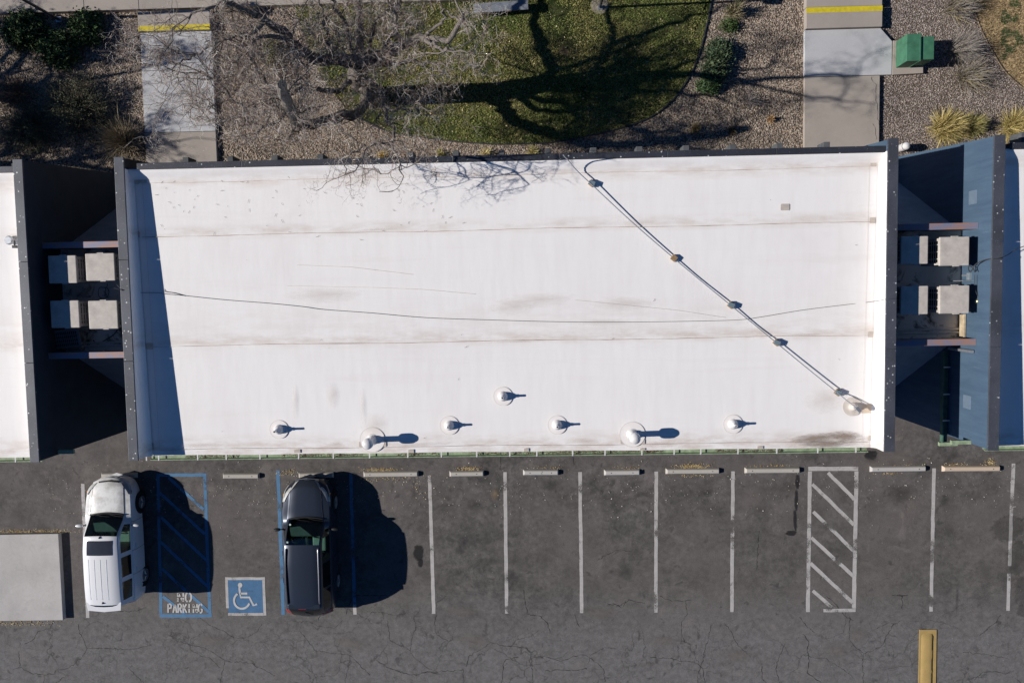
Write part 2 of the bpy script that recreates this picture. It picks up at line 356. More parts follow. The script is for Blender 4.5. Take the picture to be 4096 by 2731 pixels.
def line(pts, wd, z, mat, name='painted_line', jit=0.12, sub=0.25):
    P = [np.array(p, float) for p in pts]; out = [P[0]]
    for a, b in zip(P[:-1], P[1:]):
        n = max(1, int(np.linalg.norm(b-a)/sub))
        out += [a+(b-a)*i/n+rng.normal(0, 0.004, 2) for i in range(1, n+1)]
    return MB().strip(out, wd, z, jit).build(name, mat, lot)
for a, b in [((331, 1934), (351, 2470)), ((1718, 1900), (1735, 2453)), ((2020, 1887), (2027, 2452)), ((2320, 1887), (2327, 2450)), ((2625, 1885), (2623, 2449)), ((2932, 1884), (2927, 2446)), ((3736, 1872), (3724, 2443)), ((4054, 1853), (4045, 2050))]:
    line([G(*a), G(*b)], 0.125, 0.004, WPAINT)
line([G(4045, 2050), G(4038, 2262)], 0.12, 0.004, WPAINT); line([G(4036, 2292), G(4032, 2441)], 0.12, 0.004, WPAINT)
line([G(1418.3, 2415), G(1420.2, 2456)], 0.12, 0.004, WPAINT)
line([G(1112, 1879), G(1133, 2458)], 0.125, 0.004, BPAINT); line([G(1403, 1893), G(1418, 2414)], 0.12, 0.004, BPAINT)
c1 = lambda x, y: G(240+x/2.24, 1820+y/2.24); c5 = lambda x, y: G(2600+x/1.521, 1700+y/1.521); c6 = lambda x, y: G(3400+x/1.684, 1800+y/1.684)
c4 = lambda x, y: G(1700+x/1.521, 1700+y/1.521); cz = lambda x, y: G(700+x/4.704, 2200+y/4.704); c3 = lambda x, y: G(x/2.145, 2000+y/2.145)
z = 0.004
line([c1(865, 177), c1(1312, 177)], 0.115, z, BPAINT); line([c1(1296, 192), c1(1342, 1418)], 0.115, z, BPAINT)
line([c1(878, 192), c1(905, 1418)], 0.115, z, BPAINT); line([c1(893, 1435), c1(1362, 1435)], 0.13, z, BPAINT)
for a, b in [((975, 200), (1288, 485)), ((893, 335), (1300, 705)), ((897, 545), (1310, 935)), ((903, 775), (1322, 1172)), ((915, 1015), (1333, 1400)), ((922, 1262), (1120, 1418))]:
    line([c1(*a), c1(*b)], 0.11, z+0.003, BPAINT)
line([c5(963, 265), c5(1268, 264)], 0.15, z, WPAINT); line([c5(973, 280), c5(960, 1135)], 0.135, z, WPAINT); line([c5(1256, 280), c5(1240, 1115)], 0.14, z, WPAINT); line([c5(1055, 1126), c5(1251, 1124)], 0.12, z, WPAINT)
for a, b in [((1083, 288), (1243, 450)), ((987, 358), (1241, 605)), ((993, 525), (1239, 762)), ((981, 682), (1237, 918)), ((976, 838), (1233, 1078)), ((990, 1005), (1105, 1105))]:
    line([c5(*a), c5(*b)], 0.125, z+0.003, WPAINT)
# accessible bay emblem
blue = MB().sheet([cz(990, 545), cz(1650, 545), cz(1675, 1175), cz(1010, 1175)], 0.004).build('emblem_field', m_paint('blue_emblem_paint', (0.075, 0.18, 0.33), 0.36), lot)
for a, b in [((945, 527), (1693, 527)), ((1668, 550), (1694, 1225)), ((970, 550), (992, 1080)), ((1000, 1200), (1670, 1200))]:
    line([cz(*a), cz(*b)], 0.10, 0.0075, WPAINT, 'emblem_border', 0.1)
em = MB()
for q in ([(1210, 690), (1222, 780), (1238, 880), (1400, 880), (1478, 1032), (1547, 1008)], [(1232, 808), (1362, 808)]):
    em.strip([cz(*p) for p in q], 0.075, 0.0105)
em.sheet([cz(1228+44*math.cos(t*math.pi/8), 650+46*math.sin(t*math.pi/8)) for t in range(16)], 0.0135)
em.strip([cz(1262+148*math.cos(math.radians(t)), 940+152*math.sin(math.radians(t))) for t in range(20, 239, 12)], 0.075, 0.0165)
em.build('wheelchair_emblem', m_paint('emblem_white_paint', (0.56, 0.55, 0.54), 0.22), lot)
FONT = {'N': [[(0, 0), (0, .42)], [(0, .55), (0, 1)], [(.06, .95), (.36, .58)], [(.5, .42), (.82, .08)], [(.88, 0), (.88, .45)], [(.88, .58), (.88, 1)]],
        'O': [[(.06, .1+.0), (0, .3), (0, .7), (.1, .92), (.34, 1)], [(.56, 1), (.8, .9), (.9, .7), (.9, .3), (.8, .1), (.56, 0)], [(.34, 0), (.12, .07)]],
        'P': [[(0, 0), (0, 1)], [(.14, 1), (.6, .98), (.8, .8), (.7, .56), (.14, .5)]],
        'A': [[(0, 0), (.38, .95)], [(.5, .95), (.88, 0)], [(.28, .36), (.6, .36)]],
        'R': [[(0, 0), (0, 1)], [(.14, 1), (.6, .98), (.78, .78), (.66, .55), (.14, .5)], [(.4, .42), (.84, 0)]],
        'K': [[(0, 0), (0, 1)], [(.14, .5), (.76, 1)], [(.3, .48), (.84, 0)]], 'I': [[(.2, 0), (.2, .46)], [(.2, .56), (.2, 1)]],
        'G': [[(.86, .82), (.7, .97), (.5, 1)], [(.36, .98), (.1, .85), (0, .6), (0, .36), (.1, .12)], [(.3, .0), (.6, .0), (.86, .12), (.86, .40), (.56, .40)]]}
def word(txt, x0, y0, x1, y1, zz, conv, wd):
    n = len(txt); cw = (x1-x0)/n
    for i, ch in enumerate(txt):
        mb = MB()
        for st in FONT[ch]: mb.strip([conv(x0+cw*(i+0.08+p[0]*0.80), y1+(y0-y1)*p[1]) for p in st], wd, zz)
        mb.build('painted_letter', STENCIL, lot)
word('NO', 1052, 1232, 1190, 1308, 0.0105, c1, 0.065); word('PARKING', 966, 1330, 1284, 1408, 0.0105, c1, 0.058)

# cracks and stains
CRK = plain('dark_crack', (0.018, 0.017, 0.017), 0.95, 0.2)  # one even dark tone for the thin crack strips
cr = MB()
def crack(conv, pts, wd=0.014):
    P = [np.array(conv(*p)) for p in pts]; out = [P[0]]
    for a, b in zip(P[:-1], P[1:]):
        n = max(2, int(np.linalg.norm(b-a)/0.07)); 
        out += [a+(b-a)*i/n+(rng.normal(0, 0.016, 2) if i < n else 0) for i in range(1, n+1)]
    cr.strip(out, [max(0.004, wd*(0.4+1.0*abs(math.sin(i*0.7+len(out))))*random.uniform(.5, 1.2)) for i in range(len(out))], 0.0025)
for q in [[(400, 1320), (480, 1340), (560, 1345), (620, 1355), (645, 1385), (650, 1440), (655, 1568)], [(650, 1415), (700, 1405), (760, 1415), (830, 1435), (890, 1410), (960, 1395), (990, 1405), (1040, 1440), (1085, 1480), (1095, 1560)],
          [(600, 1000), (610, 1080), (620, 1150), (700, 1160), (745, 1200), (760, 1260)], [(910, 1150), (925, 1200), (945, 1230)], [(1110, 1085), (1180, 1100), (1240, 1060), (1340, 1080)], [(1140, 1080), (1200, 1110), (1220, 1070)],
          [(230, 1480), (235, 1568)], [(0, 1500), (110, 1495), (230, 1485)], [(250, 1470), (270, 1400), (360, 1350), (400, 1320)], [(460, 190), (458, 270)], [(900, 180), (910, 240)], [(1050, 820), (1160, 760), (1260, 765)]]: crack(c4, q)
for q in [[(0, 1410), (130, 1415), (180, 1435), (270, 1438), (320, 1475), (335, 1568)], [(820, 1330), (780, 1420), (765, 1480), (790, 1568)], [(910, 1165), (960, 1230), (1000, 1260)], [(1215, 1160), (1210, 1300), (1250, 1350), (1300, 1385), (1290, 1450), (1300, 1568)],
          [(665, 640), (655, 760), (650, 880)], [(1300, 1385), (1400, 1350), (1480, 1210), (1521, 1190)], [(60, 1040), (130, 1070), (260, 1060)]]: crack(c5, q)
for q in [[(760, 1360), (900, 1370), (1060, 1400)], [(180, 1200), (260, 1160), (320, 1170)]]: crack(c6, q)
for q in [[(670, 1060), (680, 1140), (720, 1200), (745, 1270), (700, 1350), (640, 1400), (580, 1440), (480, 1455), (470, 1490), (380, 1495), (270, 1485), (180, 1430), (110, 1450)], [(380, 1495), (375, 1568)], [(165, 1290), (170, 1420)], [(745, 1270), (858, 1265), (1100, 1280), (1300, 1240)]]: crack(c3, q)
for q in [[(700, 2560), (820, 2590), (900, 2640), (1000, 2650), (1100, 2700)], [(900, 2640), (880, 2731)], [(1200, 2520), (1260, 2600), (1400, 2620), (1480, 2700)], [(1550, 2480), (1560, 2560), (1640, 2600)], [(1400, 2620), (1380, 2731)]]: crack(G, q, 0.012)
for i in range(34):
    px, py = random.uniform(0, 4096), random.uniform(2420, 2760); q = [(px, py)]; a = random.uniform(0, 6.28)
    for j in range(random.randint(3, 7)): a += random.uniform(-.9, .9); q.append((q[-1][0]+random.uniform(30, 70)*math.cos(a), max(2380, q[-1][1]+random.uniform(25, 60)*math.sin(a))))
    crack(G, q, random.uniform(.008, .018))
cr.build('crack', CRK, lot, kind='stuff')
DARKST = m_stain('oil_stain', (0.022, 0.021, 0.022), 0.72, 0.15, 2.2); SOFTST = m_stain('soft_dark_stain', (0.045, 0.042, 0.040), 0.34, 0.7); DAMP = m_stain('damp_stain', (0.045, 0.041, 0.039), 0.22, 0.10, 3.4)
PALEST = m_stain('pale_dust_stain', (0.20, 0.176, 0.163), 0.5, 0.75); BRST = m_stain('brown_roof_stain', (0.30, 0.235, 0.185), 0.85, 0.75, 3.0); BRST2 = m_stain('faint_roof_stain', (0.60, 0.51, 0.44), 0.24, 0.8, 2.0)
YELST = m_stain('yellow_stain', (0.25, 0.19, 0.12), 0.6, 0.7)
def stain(x, y, a, b, mat, zz=0.006, rot=0.0, parent=None, name='stain', tilt=0.0):
    me = MB().sheet([(-1.3, -1.3), (1.3, -1.3), (1.3, 1.3), (-1.3, 1.3)], 0)
    o = me.build(name, mat); o.parent = parent or lot; off = OFF.get(o.parent.name, (0, 0, 0))
    o.location = (x-off[0], y-off[1], zz-off[2]); o.scale = (a, b, 1); o.rotation_euler = (tilt, 0, rot); return o
zs = [0.018]
def gst(px, py, a, b, mat, rot=0.0):
    zs[0] += 0.0006; x, y = G(px, py); return stain(x, y, a, b, mat, zs[0], rot)
gst(1673, 2210, 0.24, 0.38, DARKST); gst(1680, 2250, 0.12, 0.2, DARKST)
gst(3188, 1925, 0.10, 0.34, DARKST); gst(3183, 2000, 0.075, 0.5, DARKST); gst(3178, 2080, 0.07, 0.5, DARKST, 0.05); gst(3163, 2131, 0.26, 0.12, DARKST)
gst(3482, 1820, 0.30, 0.22, DARKST); gst(3484, 1842, 0.30, 0.18, SOFTST)
gst(4030, 2110, 0.75, 0.6, DAMP, 0.3); gst(4070, 2230, 0.5, 0.8, DAMP); gst(4085, 2360, 0.35, 0.7, DAMP); gst(4090, 2440, 0.3, 0.3, DAMP)
gst(3775, 2000, 0.3, 0.3, SOFTST); gst(3600, 1975, 0.7, 0.5, SOFTST); gst(3825, 2400, 0.07, 0.8, SOFTST); gst(1980, 1975, 0.22, 0.3, YELST)
gst(2045, 2310, 0.5, 0.35, SOFTST); gst(2500, 2290, 0.45, 0.4, SOFTST); gst(2200, 1940, 0.4, 0.3, SOFTST); gst(2440, 2285, 0.12, 0.12, SOFTST); gst(2830, 1970, 0.3, 0.2, SOFTST); gst(1900, 2020, 0.4, 0.3, SOFTST)
for px, py, a, b in [(1850, 2445, 1.0, 0.3), (2400, 2450, 0.9, 0.35), (3480, 1860, 0.9, 0.4), (3650, 2040, 0.5, 1.0), (2650, 2560, 1.0, 0.3), (3430, 2540, 0.6, 0.4), (480, 1780, 0.8, 0.6), (1900, 2560, 1.2, 0.5), (3000, 2000, 0.9, 0.5), (650, 1850, 0.6, 0.2), (420, 2150, 0.5, 1.1), (30, 2110, 0.5, 0.12), (1640, 1970, 0.25, 0.25), (3350, 2600, 0.8, 0.5), (2950, 2620, 1.0, 0.4), (1400, 2570, 1.1, 0.4), (850, 2560, 1.0, 0.4), (3600, 1830, 1.2, 0.3)]:
    gst(px, py, a, b, PALEST, random.uniform(-0.3, 0.3))

# raised pad at the left, speed bump island
pad = thing('concrete_pad', (*G(100, 2300), 0), 'raised pale grey concrete pad at the left edge beside the white car', 'concrete pad')
e0 = G(233, 2134, 0.19); e1 = G(252, 2479, 0.19)
MB().prism([(-21, e0[1]-0.03), (e0[0], e0[1]), (e1[0], e1[1]), (-21, e1[1]-0.03)], -0.02, 0.19).build('slab', CONC3, pad, bevel=0.012)
isl = thing('speed_bump', (*G(3712, 2640), 0), 'yellow painted concrete bump with rounded crest at the bottom edge of the lot', 'speed bump')
YB = m_concrete('worn_yellow_paint', (0.42, 0.29, 0.11), 0.9, 3.0)
MB().prism([G(3677, 2516), G(3745, 2516), G(3741, 2810), G(3671, 2810)], -0.01, 0.03).build('base', YB, isl)
a0, a1 = G(3712, 2535, 0.1), G(3706, 2810, 0.1)
mb = MB(); prof = [(-0.20, 0.03), (-0.16, 0.05), (-0.08, 0.068), (0.05, 0.075), (0.14, 0.07), (0.185, 0.055), (0.20, 0.03)]
vs = []; 
for i in range(25):
    t = i/24; cx = a0[0]+(a1[0]-a0[0])*t; cy = a0[1]+(a1[1]-a0[1])*t
    vs += [(cx+p*(1+random.uniform(-.03, .03)), cy, zz*(0.35 if i == 0 else 1)+0.001+random.uniform(0, .004)) for p, zz in prof]
n = len(prof); mb.add(vs, [(i*n+j+1, i*n+j, (i+1)*n+j, (i+1)*n+j+1) for i in range(24) for j in range(n-1)]+[tuple(range(n))])
mb.build('crest', YB, isl, smooth=True)

# wheel stops
WS = m_concrete('wheel_stop_concrete', (0.45, 0.42, 0.375), 0.5, 3); WSW = m_concrete('wheel_stop_painted', (0.46, 0.44, 0.42), 0.4, 3); WSP = m_concrete('peach_wheel_stop', (0.55, 0.44, 0.34), 0.3, 3)
STOPS = [(888, 1035, 1905, WS, 'concrete wheel stop in the wheelchair bay between the two parked cars'), (1452, 1672, 1898, WS, 'long wheel stop with a heap of dry leaves behind it, right of the dark car'), (1797, 1935, 1896, WS, 'short wheel stop with a heap of orange brown leaves behind it'),
         (2092, 2234, 1891, WSW, 'short wheel stop with a dark crack across its middle'), (2417, 2560, 1891, WSW, 'short wheel stop below the rightmost capped roof vent, with few leaves'), (2664, 2879, 1886, WS, 'long wheel stop with the largest golden leaf heap behind it'),
         (2981, 3201, 1883, WS, 'long wheel stop just left of the white hatched zone'), (3483, 3706, 1877, WSW, 'long pale grey wheel stop just right of the white hatched zone'), (3773, 4003, 1876, WSP, 'long peach coloured wheel stop at the right edge of the photo'),
         (1192, 1332, 1902, WS, 'wheel stop half hidden under the nose of the dark car'), (401, 545, 1903, WS, 'wheel stop half hidden under the nose of the white car')]
for x0, x1, y, mt, lab in STOPS:
    hs = 0.125; A = G(x0, y, hs); B = G(x1, y+(-0.008*(x1-x0)), hs); L = B[0]-A[0]; cx = (A[0]+B[0])/2; cy = (A[1]+B[1])/2
    o = thing('wheel_stop', (cx, cy, 0), lab, 'wheel stop', 'wheel stops along the front of the bays', local=True)
    mb = MB(); lv = [(0.0, 0.105, 0.0), (0.03, 0.10, 0.0), (0.11, 0.075, 0.035), (0.135, 0.055, 0.055)]
    vs = []
    for zz, hw, ie in lv:
        vs += [(-L/2+ie, -hw, zz), (L/2-ie*0.6, -hw, zz), (L/2-ie*0.6, hw, zz), (-L/2+ie, hw, zz)]
    mb.add(vs, [(0, 3, 2, 1), (12, 13, 14, 15)]+[(4*i+j, 4*i+(j+1) % 4, 4*i+4+(j+1) % 4, 4*i+4+j) for i in range(3) for j in range(4)])
    mb.build('block', mt, o, bevel=0.008)
    for sx in (-1, 1): MB().lathe([(0.018, 0.130), (0.018, 0.139), (0.0, 0.139)], (sx*(L/2-0.25), 0, 0), 8).build('anchor_pin', DKMET, o)
    if 'crack' in lab: MB().strip([(0.05, -.055), (0.02, 0), (0.07, 0.02), (0.04, .055)], 0.012, 0.1375).build('crack', CRK, o)
    o.rotation_euler = (0, 0, math.atan2(B[1]-A[1], L)+random.uniform(-.006, .006))

# ------------------------------------------------------------------ walks on the north side
def walk(name, slabs, mats, label=None):
    root = bpy.data.objects.new(name, None); C.objects.link(root); props(root, kind='structure'); OFF[root.name] = (0, 0, 0)
    for (poly, z1), mt in zip(slabs, mats): MB().prism(poly, -0.03, z1).build('slab', mt, root, bevel=0.012)
    return root
def rect(x0, x1, y0, y1, g=0.006): return [(x0+g, y0+g), (x1-g, y0+g), (x1-g, y1-g), (x0+g, y1-g)]
zw = 0.14
wl0, wl1 = G(572, 400, zw)[0], G(858, 400, zw)[0]; ys = [G(700, y, zw)[1] for y in (760, 529, 281, 128)]; ytop = G(700, 42, .28)[1]
walkway_l = walk('walkway', [(rect(wl0, wl1, ys[0], ys[1]), zw-.01), (rect(wl0, wl1, ys[1], ys[2]), zw), (rect(wl0, wl1, ys[2], ys[3]), zw), (rect(wl0, wl1, ys[3], ytop), 0.26)], [CONC, CONC2, CONC2, CONC])
MB().box(wl0+.006, wl1-.006, ys[3]+0.008, ys[3]+0.19, 0.26, 0.2645).build('yellow_stripe', YPAINT, walkway_l)
wr0, wr1 = G(3218, 300, zw)[0], G(3521, 300, zw)[0]; y2 = [G(3370, y, zw)[1] for y in (700, 305, 117)]; y3 = G(3370, 26, .28)[1]
bx = G(3568, 250, zw)[0]
walkway_r = walk('walkway', [(rect(wr0, wr1, y2[0], y2[1]), zw-.01), ([(wr0, y2[1]+.006), (bx, y2[1]+.006), (bx, y2[2]-0.45), (wr1, y2[2]-.006), (wr0, y2[2]-.006)], zw), (rect(wr0, wr1, y2[2], y3), 0.27), (rect(wr0, wr1, y3, 22), 0.25)], [CONC, CONC2, CONC, CONC])
MB().box(wr0+.006, wr1-.006, y3-0.19, y3-.008, 0.27, 0.2745).build('yellow_stripe', YPAINT, walkway_r)
crm = MB(); cr = crm; crack(lambda x, y: G(3072+x/2.24, y/2.24, zw), [(930, 690), (940, 730), (972, 760), (965, 900), (980, 960), (985, 1050), (1000, 1130)], 0.012); crack(lambda x, y: G(3072+x/2.24, y/2.24, zw), [(940, 1110), (960, 1140), (975, 1250)], 0.012)
for i, v in enumerate(crm.v): crm.v[i] = (v[0], v[1], zw-0.006)
crm.build('crack', CRK, walkway_r)
sx = [-24, G(123, 45, .25)[0], G(337, 45, .25)[0], G(556, 40, .25)[0], G(900, 30, .25)[0], G(1250, 25, .25)[0], G(1600, 15, .25)[0], G(1950, 5, .25)[0], G(2300, 0, .25)[0], G(2650, 0, .25)[0], G(3000, 0, .25)[0], wr0]
yb = G(500, 40, .25)[1]
walk('sidewalk', [(rect(a, b, yb, yb+2.2), 0.25) for a, b in zip(sx[:-1], sx[1:])], [CONC]*20)

# ------------------------------------------------------------------ lawn and dry lawn
LAWN = [(1405, 455), (1470, 490), (1560, 530), (1700, 552), (1850, 570), (2000, 578), (2180, 573), (2300, 555), (2480, 515), (2600, 470), (2690, 400), (2760, 300), (2800, 200), (2830, 80), (2845, 0), (2850, -40)]
LW = [(1185, 20), (1190, 60), (1240, 200), (1300, 330), (1405, 455)]
def smooth_pts(pts, n=5):
    P = [np.array(p, float) for p in pts]; out = []
    for i in range(len(P)-1):
        p0, p1, p2, p3 = P[max(i-1, 0)], P[i], P[i+1], P[min(i+2, len(P)-1)]
        for j in range(n):
            t = j/n; out.append(0.5*((2*p1)+(-p0+p2)*t+(2*p0-5*p1+4*p2-p3)*t*t+(-p0+3*p1-3*p2+p3)*t**3))
    out.append(P[-1]); return out
le = [G(*p) for p in smooth_pts(LAWN)]; lw = [G(*p) for p in smooth_pts(LW)]
lawn_poly = le+[(le[-1][0], yb), (lw[0][0], yb)]+lw[:-1]
MB().prism(lawn_poly, -0.02, 0.03).build('lawn', m_lawn(), kind='structure')
ed = MB().strip(le, 0.035, 0.07); n = len(ed.v)//2
ed.v += [(x, y, -0.02) for x, y, z_ in ed.v]; ed.f += [(i+1, i, 2*n+i, 2*n+i+1) for i in range(n-1)]+[(n+i, n+i+1, 3*n+i+1, 3*n+i) for i in range(n-1)]
o = ed.build('lawn_edging', DKMET); props(o, 'thin black curved edging strip between the green lawn and the gravel', 'edging')
dl = [G(*p) for p in smooth_pts([(3870, -60), (3884, 0), (3920, 112), (3965, 200), (4018, 286), (4096, 357), (4200, 430)])]
dry_poly = dl+[(24, dl[-1][1]), (24, 13.5), (dl[0][0], 13.5)]
k = N('dry_lawn_soil'); co = k.coord(); k.base(k.mix(k.ramp(k.noise(co, 6, 5, 0.7), [(0.38, 0.0), (0.62, 1.0)]), (0.17, 0.12, 0.07), (0.40, 0.30, 0.175))); k.set(0.95, 0, 0.1); k.bump(k.noise(co, 30, 4), 0.8, 0.02)
MB().prism(dry_poly, -0.02, 0.03).build('dry_lawn', k.m, kind='structure')
ed2 = MB().strip(dl, 0.03, 0.06); props(ed2.build('dry_lawn_edging', DKMET), 'dark curved edging strip along the dry tan lawn in the corner', 'edging')

def inpoly(P, poly):
    x, y = P[:, 0], P[:, 1]; ins = np.zeros(len(P), bool); n = len(poly)
    for i in range(n):
        x1, y1 = poly[i]; x2, y2_ = poly[(i+1) % n]
        c = ((y1 > y) != (y2_ > y)) & (x < (x2-x1)*(y-y1)/(y2_-y1+1e-12)+x1); ins ^= c
    return ins
def hnoise(x, y, s, seed=0):
    """cheap smooth value noise 0..1"""
    x = x*s+seed*17.3; y = y*s+seed*9.1; xi = np.floor(x); yi = np.floor(y); fx = x-xi; fy = y-yi
    h = lambda a, b: np.abs(np.sin(a*127.1+b*311.7+seed)*43758.5453) % 1
    fx = fx*fx*(3-2*fx); fy = fy*fy*(3-2*fy)
    return (h(xi, yi)*(1-fx)+h(xi+1, yi)*fx)*(1-fy)+(h(xi, yi+1)*(1-fx)+h(xi+1, yi+1)*fx)*fy
# gravel stones: real stones scattered over the bed
def stones(name, n, region, smin, smax, pal, seed, zb=0.0, keep=None, mat=None, parent=None):
    r = np.random.default_rng(seed); x0, x1, y0, y1 = region
    P = np.stack([r.uniform(x0, x1, n), r.uniform(y0, y1, n)], 1)
    if keep is not None: P = P[keep(P)]
    n = len(P); base = np.array([(1, 0, 0), (0.5, 0.87, 0), (-0.5, 0.87, 0), (-1, 0, 0), (-0.5, -0.87, 0), (0.5, -0.87, 0), (0.1, 0.05, 0.8)])
    s = r.uniform(smin, smax, n)*0.5; st = r.uniform(0.55, 0.95, n); a = r.uniform(0, 2*np.pi, n)
    V = base[None]*np.stack([s, s*st, s*r.uniform(0.5, 0.95, n)], 1)[:, None, :]; V = V*(1+r.normal(0, 0.12, V.shape))
    ca, sa = np.cos(a)[:, None], np.sin(a)[:, None]
    X = V[:, :, 0]*ca-V[:, :, 1]*sa+P[:, 0:1]; Y = V[:, :, 0]*sa+V[:, :, 1]*ca+P[:, 1:2]; Z = V[:, :, 2]+zb+r.uniform(0, 0.012, n)[:, None]
    V = np.stack([X, Y, Z], -1).reshape(-1, 3); f = np.array([(i, (i+1) % 6, 6) for i in range(6)])
    Fc = (f[None]+7*np.arange(n)[:, None, None]).reshape(-1, 3)
    c = np.array(pal)[r.integers(0, len(pal), n)]*r.uniform(0.7, 1.25, n)[:, None]
    return npmesh(name, V, Fc, mat, parent, np.repeat(c, 6, axis=0), 'stuff')
STONE = varied('gravel_stone', (1, 1, 1), 0.85)
def kgrav(P):
    k_ = ~inpoly(P, lawn_poly) & ~inpoly(P, dry_poly) & (P[:, 1] < yb)
    k_ &= ~((P[:, 0] > wl0) & (P[:, 0] < wl1)) & ~((P[:, 0] > wr0) & (P[:, 0] < wr1))
    k_ &= ~((P[:, 0] >= wr1) & (P[:, 0] < bx) & (P[:, 1] > y2[1]) & (P[:, 1] < y2[2]))
    return k_
def kgr(P): 
    k_ = ~inpoly(P, dry_poly) & (P[:, 0] > wr1)
    return k_ & ~((P[:, 0] < bx+0.9) & (P[:, 1] > y2[1]) & (P[:, 1] < y2[2]-0.3))
pal = [(0.38, 0.305, 0.235), (0.29, 0.225, 0.175), (0.46, 0.37, 0.28), (0.22, 0.18, 0.15), (0.33, 0.285, 0.245), (0.50, 0.43, 0.35), (0.16, 0.13, 0.105), (0.39, 0.29, 0.21)]
palr = [(0.33, 0.265, 0.235), (0.26, 0.21, 0.19), (0.40, 0.33, 0.29), (0.19, 0.165, 0.15), (0.46, 0.40, 0.35)]
stones('gravel', 165000, (-20.5, wr1, YN-1, yb), 0.032, 0.066, pal, 3, keep=kgrav, mat=STONE)
stones('gravel', 60000, (wr1, 19.5, YN-1, 12.5), 0.024, 0.052, palr, 4, keep=kgr, mat=STONE)

# blades: grass
def blades(name, P, length, width, cols, lean=0.5, zb=0.03, mat=None, parent=None, kind='stuff', seed=1):
    r = np.random.default_rng(seed); n = len(P); a = r.uniform(0, 2*np.pi, n); L = length*r.uniform(0.6, 1.3, n); ln = r.uniform(0.15, lean, n)*L*1.6
    b = r.uniform(0, 2*np.pi, n); wx = np.cos(b)*width/2; wy = np.sin(b)*width/2; z0 = np.full(n, zb)
    v0 = np.stack([P[:, 0]-wx, P[:, 1]-wy, z0], 1); v1 = np.stack([P[:, 0]+wx, P[:, 1]+wy, z0], 1)
    v2 = np.stack([P[:, 0]+np.cos(a)*ln, P[:, 1]+np.sin(a)*ln, z0+L*0.8], 1)
    V = np.stack([v0, v1, v2], 1).reshape(-1, 3); Fc = np.arange(3*n).reshape(n, 3)
    return npmesh(name, V, Fc, mat, parent, cols, kind)
BLADE = varied('grass_blade', (1, 1, 1), 0.8)
n = 190000; P = np.stack([rng.uniform(-9, 8, n), rng.uniform(5, yb, n)], 1); P = P[inpoly(P, lawn_poly)]
q = hnoise(P[:, 0], P[:, 1], 0.9, 1)*0.5+hnoise(P[:, 0], P[:, 1], 2.3, 2)*0.3+hnoise(P[:, 0], P[:, 1], 6, 3)*0.2
TB = np.array(G(1500, 392))
dT = np.hypot(P[:, 0]-TB[0], P[:, 1]-TB[1])
P = P[(q+0.10*np.minimum(dT, 2.0)+rng.uniform(-.10, .10, len(q))) > 0.52]
q = hnoise(P[:, 0], P[:, 1], 0.8, 5)*0.6+hnoise(P[:, 0], P[:, 1], 2.6, 6)*0.4
c = np.array([0.13, 0.20, 0.05])*(1-q[:, None])+np.array([0.48, 0.44, 0.16])*q[:, None]; c *= rng.uniform(0.55, 1.4, len(P))[:, None]
dry = rng.random(len(P)) < (0.07+0.30*(q > 0.58)); c[dry] = np.array([0.27, 0.22, 0.11])*rng.uniform(.6, 1.3, dry.sum())[:, None]
blades('lawn_grass', P, 0.06, 0.020, c, 0.9, 0.03, BLADE)
n = 60000; P = np.stack([rng.uniform(14, 19.5, n), rng.uniform(5, 13, n)], 1); P = P[inpoly(P, dry_poly)]
q = hnoise(P[:, 0], P[:, 1], 1.6, 8)*0.5+hnoise(P[:, 0], P[:, 1], 4, 9)*0.5
c = np.array([0.44, 0.33, 0.18])*rng.uniform(0.55, 1.3, len(P))[:, None]; gr = q > 0.70; c[gr] = np.array([0.05, 0.09, 0.03])*rng.uniform(.6, 1.4, gr.sum())[:, None]
blades('dry_grass', P, 0.07, 0.022, c, 0.9, 0.03, BLADE)

# ------------------------------------------------------------------ leaf litter
def litter(name, P, size, cols, seed, zb=0.01, kindmat=None):
    r = np.random.default_rng(seed); n = len(P); a = r.uniform(0, 2*np.pi, n); s = r.uniform(0.5, 1.3, n)*size; e = r.uniform(0.3, 0.7, n)
    t = r.normal(0, 0.35, (n, 2)); u = np.stack([np.cos(a)*s, np.sin(a)*s, t[:, 0]*s], 1); v = np.stack([-np.sin(a)*s*e, np.cos(a)*s*e, t[:, 1]*s*e], 1)
    c0 = np.concatenate([P, np.full((n, 1), zb)+np.abs(r.normal(0, 0.4, (n, 1)))*size], 1)
    V = np.stack([c0-u, c0-v, c0+u, c0+v], 1); V[:, :, 2] = np.maximum(V[:, :, 2], zb); V = V.reshape(-1, 3)
    return npmesh(name, V, np.arange(4*n).reshape(n, 4), kindmat, None, cols, 'stuff')
LEAF = varied('dry_leaf', (1, 1, 1), 0.8)
Ps = []; Cs = []
def addl(P, pal_, ):
    Ps.append(P); Cs.append(np.array(pal_)[rng.integers(0, len(pal_), len(P))]*rng.uniform(.5, 1.3, len(P))[:, None])
gold = [(0.50, 0.38, 0.18), (0.42, 0.28, 0.11), (0.62, 0.52, 0.30), (0.30, 0.19, 0.08), (0.55, 0.47, 0.32)]
